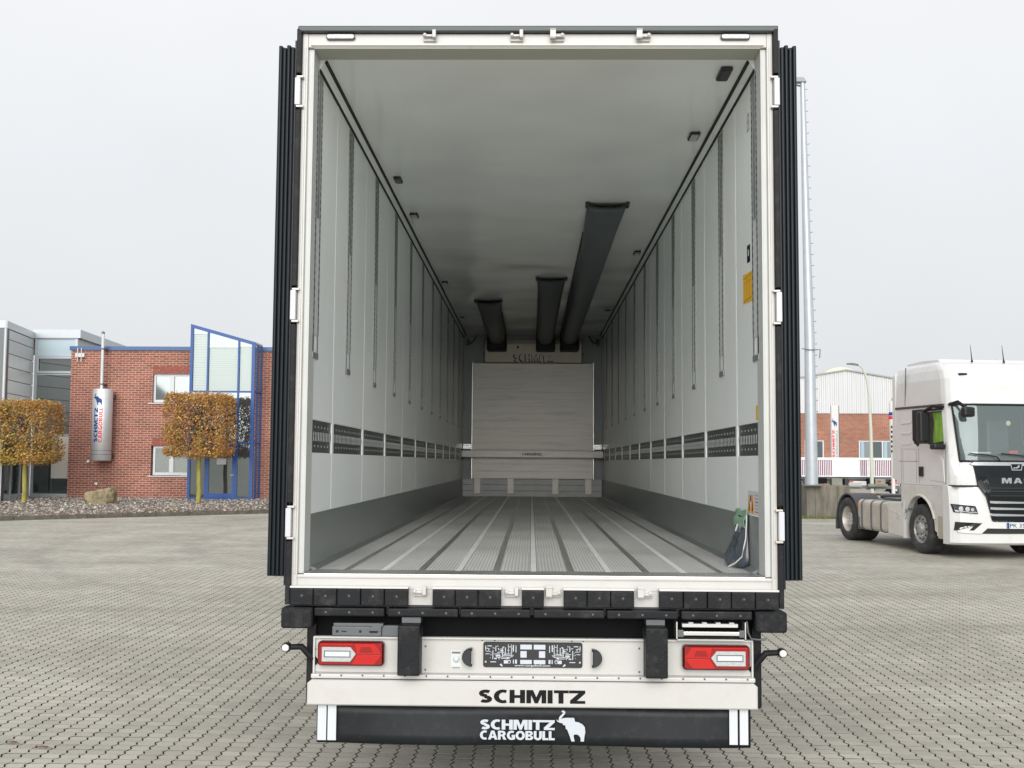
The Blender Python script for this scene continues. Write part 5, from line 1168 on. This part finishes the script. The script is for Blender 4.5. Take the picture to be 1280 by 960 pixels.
for z in (1.09, .97, .85):
    hwz = .58-.1*(1.09-z)
    fpatch('grille_bar', [(-hwz, z-.005), (-hwz, z+.04), (-hwz+.10, z+.015), (hwz-.10, z+.015), (hwz, z+.04), (hwz, z-.005), (hwz-.1, z-.012), (-hwz+.1, z-.012)], .06, CHR)
for z in (1.30, 1.36, 1.215): fpatch('grille_slot', [(-.58, z), (-.58, z+.018), (.58, z+.018), (.58, z)], .048, HOLE)
bd_ = fpatch('badge_frame', [(-.13, 1.845), (-.10, 1.71), (.10, 1.71), (.13, 1.845)], .055, CHR, subd=2)
fpatch('badge_field', [(-.11, 1.83), (-.085, 1.725), (.085, 1.725), (.11, 1.83)], .058, INK, bd_, subd=2)
fpatch('badge_animal', [(-.075, 1.745), (-.06, 1.77), (-.02, 1.765), (.02, 1.785), (.035, 1.815), (.06, 1.805), (.05, 1.78), (.065, 1.775), (.03, 1.76), (.0, 1.745), (-.03, 1.755), (-.05, 1.74)], .061, CHR, bd_, subd=1)
word('lettering', 'MAN', CHR, TR, (1.440, -.31, 1.46), (0, 1, 0), (0, 0, 1), .105, .62, .012, gap=.22, ext=.012)
fpatch('air_dam', [(-.62, .68), (-.40, .50), (.40, .50), (.62, .68)], .012, BPL)
fpatch('lower_intake', [(-.55, .66), (-.75, .50), (.75, .50), (.55, .66)], .016, HOLE)
fpatch('bumper_blade', [(-1.15, .52), (-.74, .50), (-.52, .70), (.52, .70), (.74, .50), (1.15, .52), (1.15, .56), (.80, .545), (.57, .745), (-.57, .745), (-.80, .545), (-1.15, .56)], .035, TW_)
for s in (-1, 1):
    q = fpatch('headlight', [(s*1.235, 1.06), (s*.84, 1.025), (s*.79, .88), (s*1.20, .905)], .035, BPL, subd=4)
    fpatch('clear_cover', [(s*1.22, 1.04), (s*.86, 1.01), (s*.815, .895), (s*1.185, .915)], .038, mat('headlamp glass', (.12, .13, .14), .08, .5, coat=.5), q, subd=3)
    for a, b, r_ in ((1.10, .97, .040), (.99, .965, .038), (.90, .955, .022)):
        MB().lathe([(.0001, .0), (r_, .004), (r_+.008, .0)], (fr_s(a)+.040, s*a, b), 'x', 14).build('bulb_bowl', LENS, q)
    MB().tube([(fr_s(1.1)+.042, s*1.13, .93), (fr_s(.95)+.041, s*.95, .905), (fr_s(.8)+.041, s*.81, .905)], .006, 5).build('light_strip', REFL, q)
    q = fpatch('fog_lamp', [(s*1.18, .72), (s*.72, .70), (s*.88, .56), (s*1.20, .56)], .036, BPL, subd=4)
    for k in range(3): MB().box(fr_s(1.05)+.03, fr_s(1.0)+.045, *sorted((s*(1.06-k*.07), s*(1.01-k*.07))), .60, .645, c=.004).build('fog_lens', LENS, q)
    # windscreen side pillar trims and mirrors
    mr = MB().box(.42, .58, *sorted((s*(HW+.06), s*(HW+.27))), 2.24, 2.86, c=.035).build('mirror_housing', BPL, TR)
    MB().box(.412, .422, *sorted((s*(HW+.09), s*(HW+.24))), 2.28, 2.82).build('mirror_glass', CHR, mr)
    MB().tube([(.95, s*(HW-.05), 2.93), (.8, s*(HW+.12), 2.96), (.50, s*(HW+.16), 2.85)], .035, 8).build('mirror_arm', BPL, TR); MB().tube([(.95, s*(HW-.03), 2.24), (.8, s*(HW+.12), 2.20), (.50, s*(HW+.16), 2.28)], .03, 8).build('mirror_arm', BPL, TR)
    MB().box(.86, 1.06, *sorted((s*(HW+.0), s*(HW+.24))), 2.10, 2.22, c=.04).build('ramp_mirror', BPL, TR)
m_ = MB().box(1.44, 1.60, -1.13, -.90, 2.72, 2.92, c=.05).build('front_mirror', BPL, TR); MB().tube([(1.10, -1.15, 2.98), (1.35, -1.12, 3.02), (1.5, -1.03, 2.90)], .035, 8).build('mirror_arm', BPL, TR)
# plate
pb = MB().box(1.49, 1.512, -.265, .265, .600, .715, c=.003).build('number_plate', REFL, TR); MB().box(1.5122, 1.5135, -.262, -.215, .603, .712).build('plate_band', BLUEI, pb)
text('lettering', 'PK 3527', INK, pb, (1.5125, -.20, .622), (0, 1, 0), (0, 0, 1), .075, .44, .006, .001)
# wipers, roof lamps, sun visor, antennas, deflector
for y0, y1 in ((-.95, -.30), (-.30, .35), (.25, .9)): MB().tube([(1.44, y0, 2.03), (1.455, (y0+y1)/2, 2.0), (1.44, y1-.1, 1.97), (1.41, y1, 1.88)], .013, 6).build('wiper', BPL, TR)
for s in (-.85, .85): MB().box(1.02, 1.10, s-.08, s+.08, 3.56, 3.60, c=.01).build('roof_lamp', BPL, TR)
for y, x in ((-.35, .55), (.30, .6)): MB().tube([(x, y, 3.86), (x-.01, y, 3.93), (x-.06, y, 4.22)], [.03, .012, .004], 6).build('antenna', BPL, TR)
MB().prism([(-1.0, 3.80), (-1.0, 3.94), (-.3, 3.97), (.35, 3.93), (.45, 3.84)], -.95, .95, c=.03).build('roof_deflector', TW_, TR)
for s in (-1, 1): MB().prism([(-1.20, 1.5), (-1.01, 1.45), (-1.01, 3.72), (-1.14, 3.66)], s*1.16, s*1.215, c=.01).build('side_deflector', TW_, TR)
# cab interior
MB().box(.85, 1.17, -.92, .92, 1.75, 2.02, c=.04).build('dashboard', BPL, TR); MB().box(1.1, 1.16, -.75, -.35, 2.03, 2.06).build('paper', REFL, TR); MB().box(1.12, 1.18, .02, .2, 2.03, 2.09).build('red_item', REDI, TR)
MB().tube([(.72+.05*math.cos(R(a)), .55+.23*math.cos(R(a)), 2.12+.20*math.sin(R(a))) for a in range(0, 361, 30)], .016, 6).build('steering_wheel', BPL, TR)
for y in (-.62, .55): MB().box(-.1, .35, y-.26, y+.26, 1.45, 1.95, c=.05).box(-.25, -.08, y-.25, y+.25, 1.9, 2.75, c=.06).build('seat', GREYM, TR)
MB().lathe([(.0001, 0), (.045, .003), (.05, 0)], (1.235, -.02, 2.62), 'x', 12).build('screen_disc', mat('pale disc', (.75, .75, .5), .5), TR)
VM = mat('high visibility yellow', (.36, .66, .02), .7, var=.15, vs=8); v = []
for j in range(7):
    for k in range(8): v.append((.44+.50*k/7, -(HW-.07)+.035*math.sin(k*2.1+j*.5), 2.84-.62*j/6))
vest = MB().add(v, [(j*8+k, j*8+k+1, (j+1)*8+k+1, (j+1)*8+k) for j in range(6) for k in range(7)], 0, True).build('safety_vest', VM, None, label='bright yellow green safety vest hanging inside the side window of the truck', cat='vest')
vest.location = TR.location; vest.rotation_euler = TR.rotation_euler
MB().box(.5, .92, -(HW-.095), -(HW-.09), 2.44, 2.48).build('reflective_band', REFL, vest)
# wheels
def wheel(x, y, front, s):
    wd = .36 if front else .62
    wh = MB().lathe(tyre_prof(.50, wd), (x, y, .50), 'y', 36).build('wheel', TYRE, TR)
    if front:
        rp = [(.30, s*.17), (.285, s*.13), (.265, s*.10), (.235, s*.13), (.165, s*.155), (.155, s*.11), (.11, s*.11), (.105, s*.20), (.075, s*.215), (.0001, s*.215)]
    else:
        rp = [(.30, s*.30), (.285, s*.27), (.265, s*.10), (.24, s*.02), (.17, s*.01), (.16, s*.05), (.14, s*.20), (.10, s*.22), (.0001, s*.22)]
    rm = MB().lathe(rp, (x, y, .50), 'y', 30).build('rim', RIM if front else mat('pale rim', (.55, .53, .48), .45, .4, dirt=(.25, .22, .17, .6), ds=8), wh)
    h_ = MB()
    for k in range(10):
        a = 2*math.pi*k/10; r_ = .205; h_.lathe([(.0001, s*(.152 if front else .022)), (.026, s*(.151 if front else .021))], (x+r_*math.cos(a), y, .5+r_*math.sin(a)), 'y', 8)
    h_.build('hand_hole', HOLE, wh)
    h_ = MB()
    for k in range(10):
        a = 2*math.pi*(k+.5)/10; r_ = .135; yy = .11 if front else .20
        h_.lathe([(.016, s*yy), (.016, s*(yy+.035)), (.0001, s*(yy+.04))], (x+r_*math.cos(a), y, .5+r_*math.sin(a)), 'y', 6)
    h_.build('wheel_nut', CHR, wh)
for s in (-1, 1): wheel(0, s*1.05, True, s); wheel(-3.50, s*.92, False, s)
MB().tube([(0, -.9, .5), (0, .9, .5)], .06, 8).build('axle', DARKM, TR); MB().tube([(-3.5, -.9, .5), (-3.5, .9, .5)], .09, 8).build('axle', DARKM, TR)
for s in (-1, 1):
    MB().box(-4.4, 1.0, *sorted((s*.34, s*.44)), .70, .96).build('frame_rail', GREYM, TR)
    # tank
    tk = MB().prism([(s*(.60+.62*a), .30+.68*b) for a, b in rrect(0, 1, 0, 1, .16, 3)], -2.92, -1.42, 'x', c=.02)
    tk = tk.build('fuel_tank', mat('dusty aluminium tank', (.50, .47, .41), .4, .3, var=.1, vs=4, dirt=(.3, .27, .2, .5), ds=3), TR)
    for x in (-2.72, -2.25, -1.78): MB().prism([(s*(.59+.645*a), .29+.70*b) for a, b in rrect(0, 1, 0, 1, .17, 3)], x, x+.05, 'x').build('tank_strap', GREYM, tk)
    MB().prism([(-1.40, .30), (-1.40, .99), (-.66, 1.02), (-.66, .27)], s*.7, s*1.235, c=.02).build('side_box', TD, TR)
    MB().prism([(-1.25, .80), (-.85, .72), (-.85, .76), (-1.25, .84)], s*1.23, s*1.242).build('box_crease', TD, TR)
    MB().box(-.72, -.63, *sorted((s*.9, s*1.24)), .26, 1.04, c=.01).build('skirt_edge', TW_, TR)
    # rear mudguard
    pts = [(-3.5+.63*math.cos(R(a)), .50+.60*math.sin(R(a))) for a in range(0, 181, 12)]; inner = [(-3.5+.60*math.cos(R(a)), .50+.565*math.sin(R(a))) for a in range(180, -1, -12)]
    mg = MB().prism(pts+inner, s*.60, s*1.22); mg.box(-4.16, -4.13, *sorted((s*.6, s*1.22)), .22, .50); mg.box(-2.90, -2.83, *sorted((s*1.0, s*1.225)), .30, .58); mg.build('mudguard', mat('dusty black plastic', (.07, .07, .075), .6, var=.2, vs=3), TR)
    MB().box(-2.90, -2.86, *sorted((s*1.05, s*1.23)), .80, .90).build('side_lamp', mat('amber', (.6, .2, .03), .4), TR)
MB().box(-4.35, -1.1, -.33, .33, .90, .96).box(-2.6, -1.6, -.75, .75, .99, 1.03).build('deck_plate', GREYM, TR)
g = MB().lathe([(.0001, 1.02), (.46, 1.02), (.50, .98), (.48, .92)], (-3.2, 0, .06), 'z', 24); g.build('fifth_wheel', mat('greasy steel', (.05, .05, .05), .4, .5), TR)
MB().tube([(-1.15, .2, 1.9), (-1.5, .25, 1.5), (-1.9, .1, 1.15)], .03, 8).tube([(-1.15, .0, 1.8), (-1.6, .05, 1.35), (-2.0, 0, 1.1)], .025, 8).build('air_hose', REDI, TR)
MB().prism([(-1.7, 1.03), (-1.2, 1.35), (-1.05, 1.35), (-1.05, 1.03)], -.8, .8).build('catwalk', BPL, TR)
MB().box(-1.0, 1.30, -.95, .95, .55, 1.36).build('engine_block', DARKM, TR)
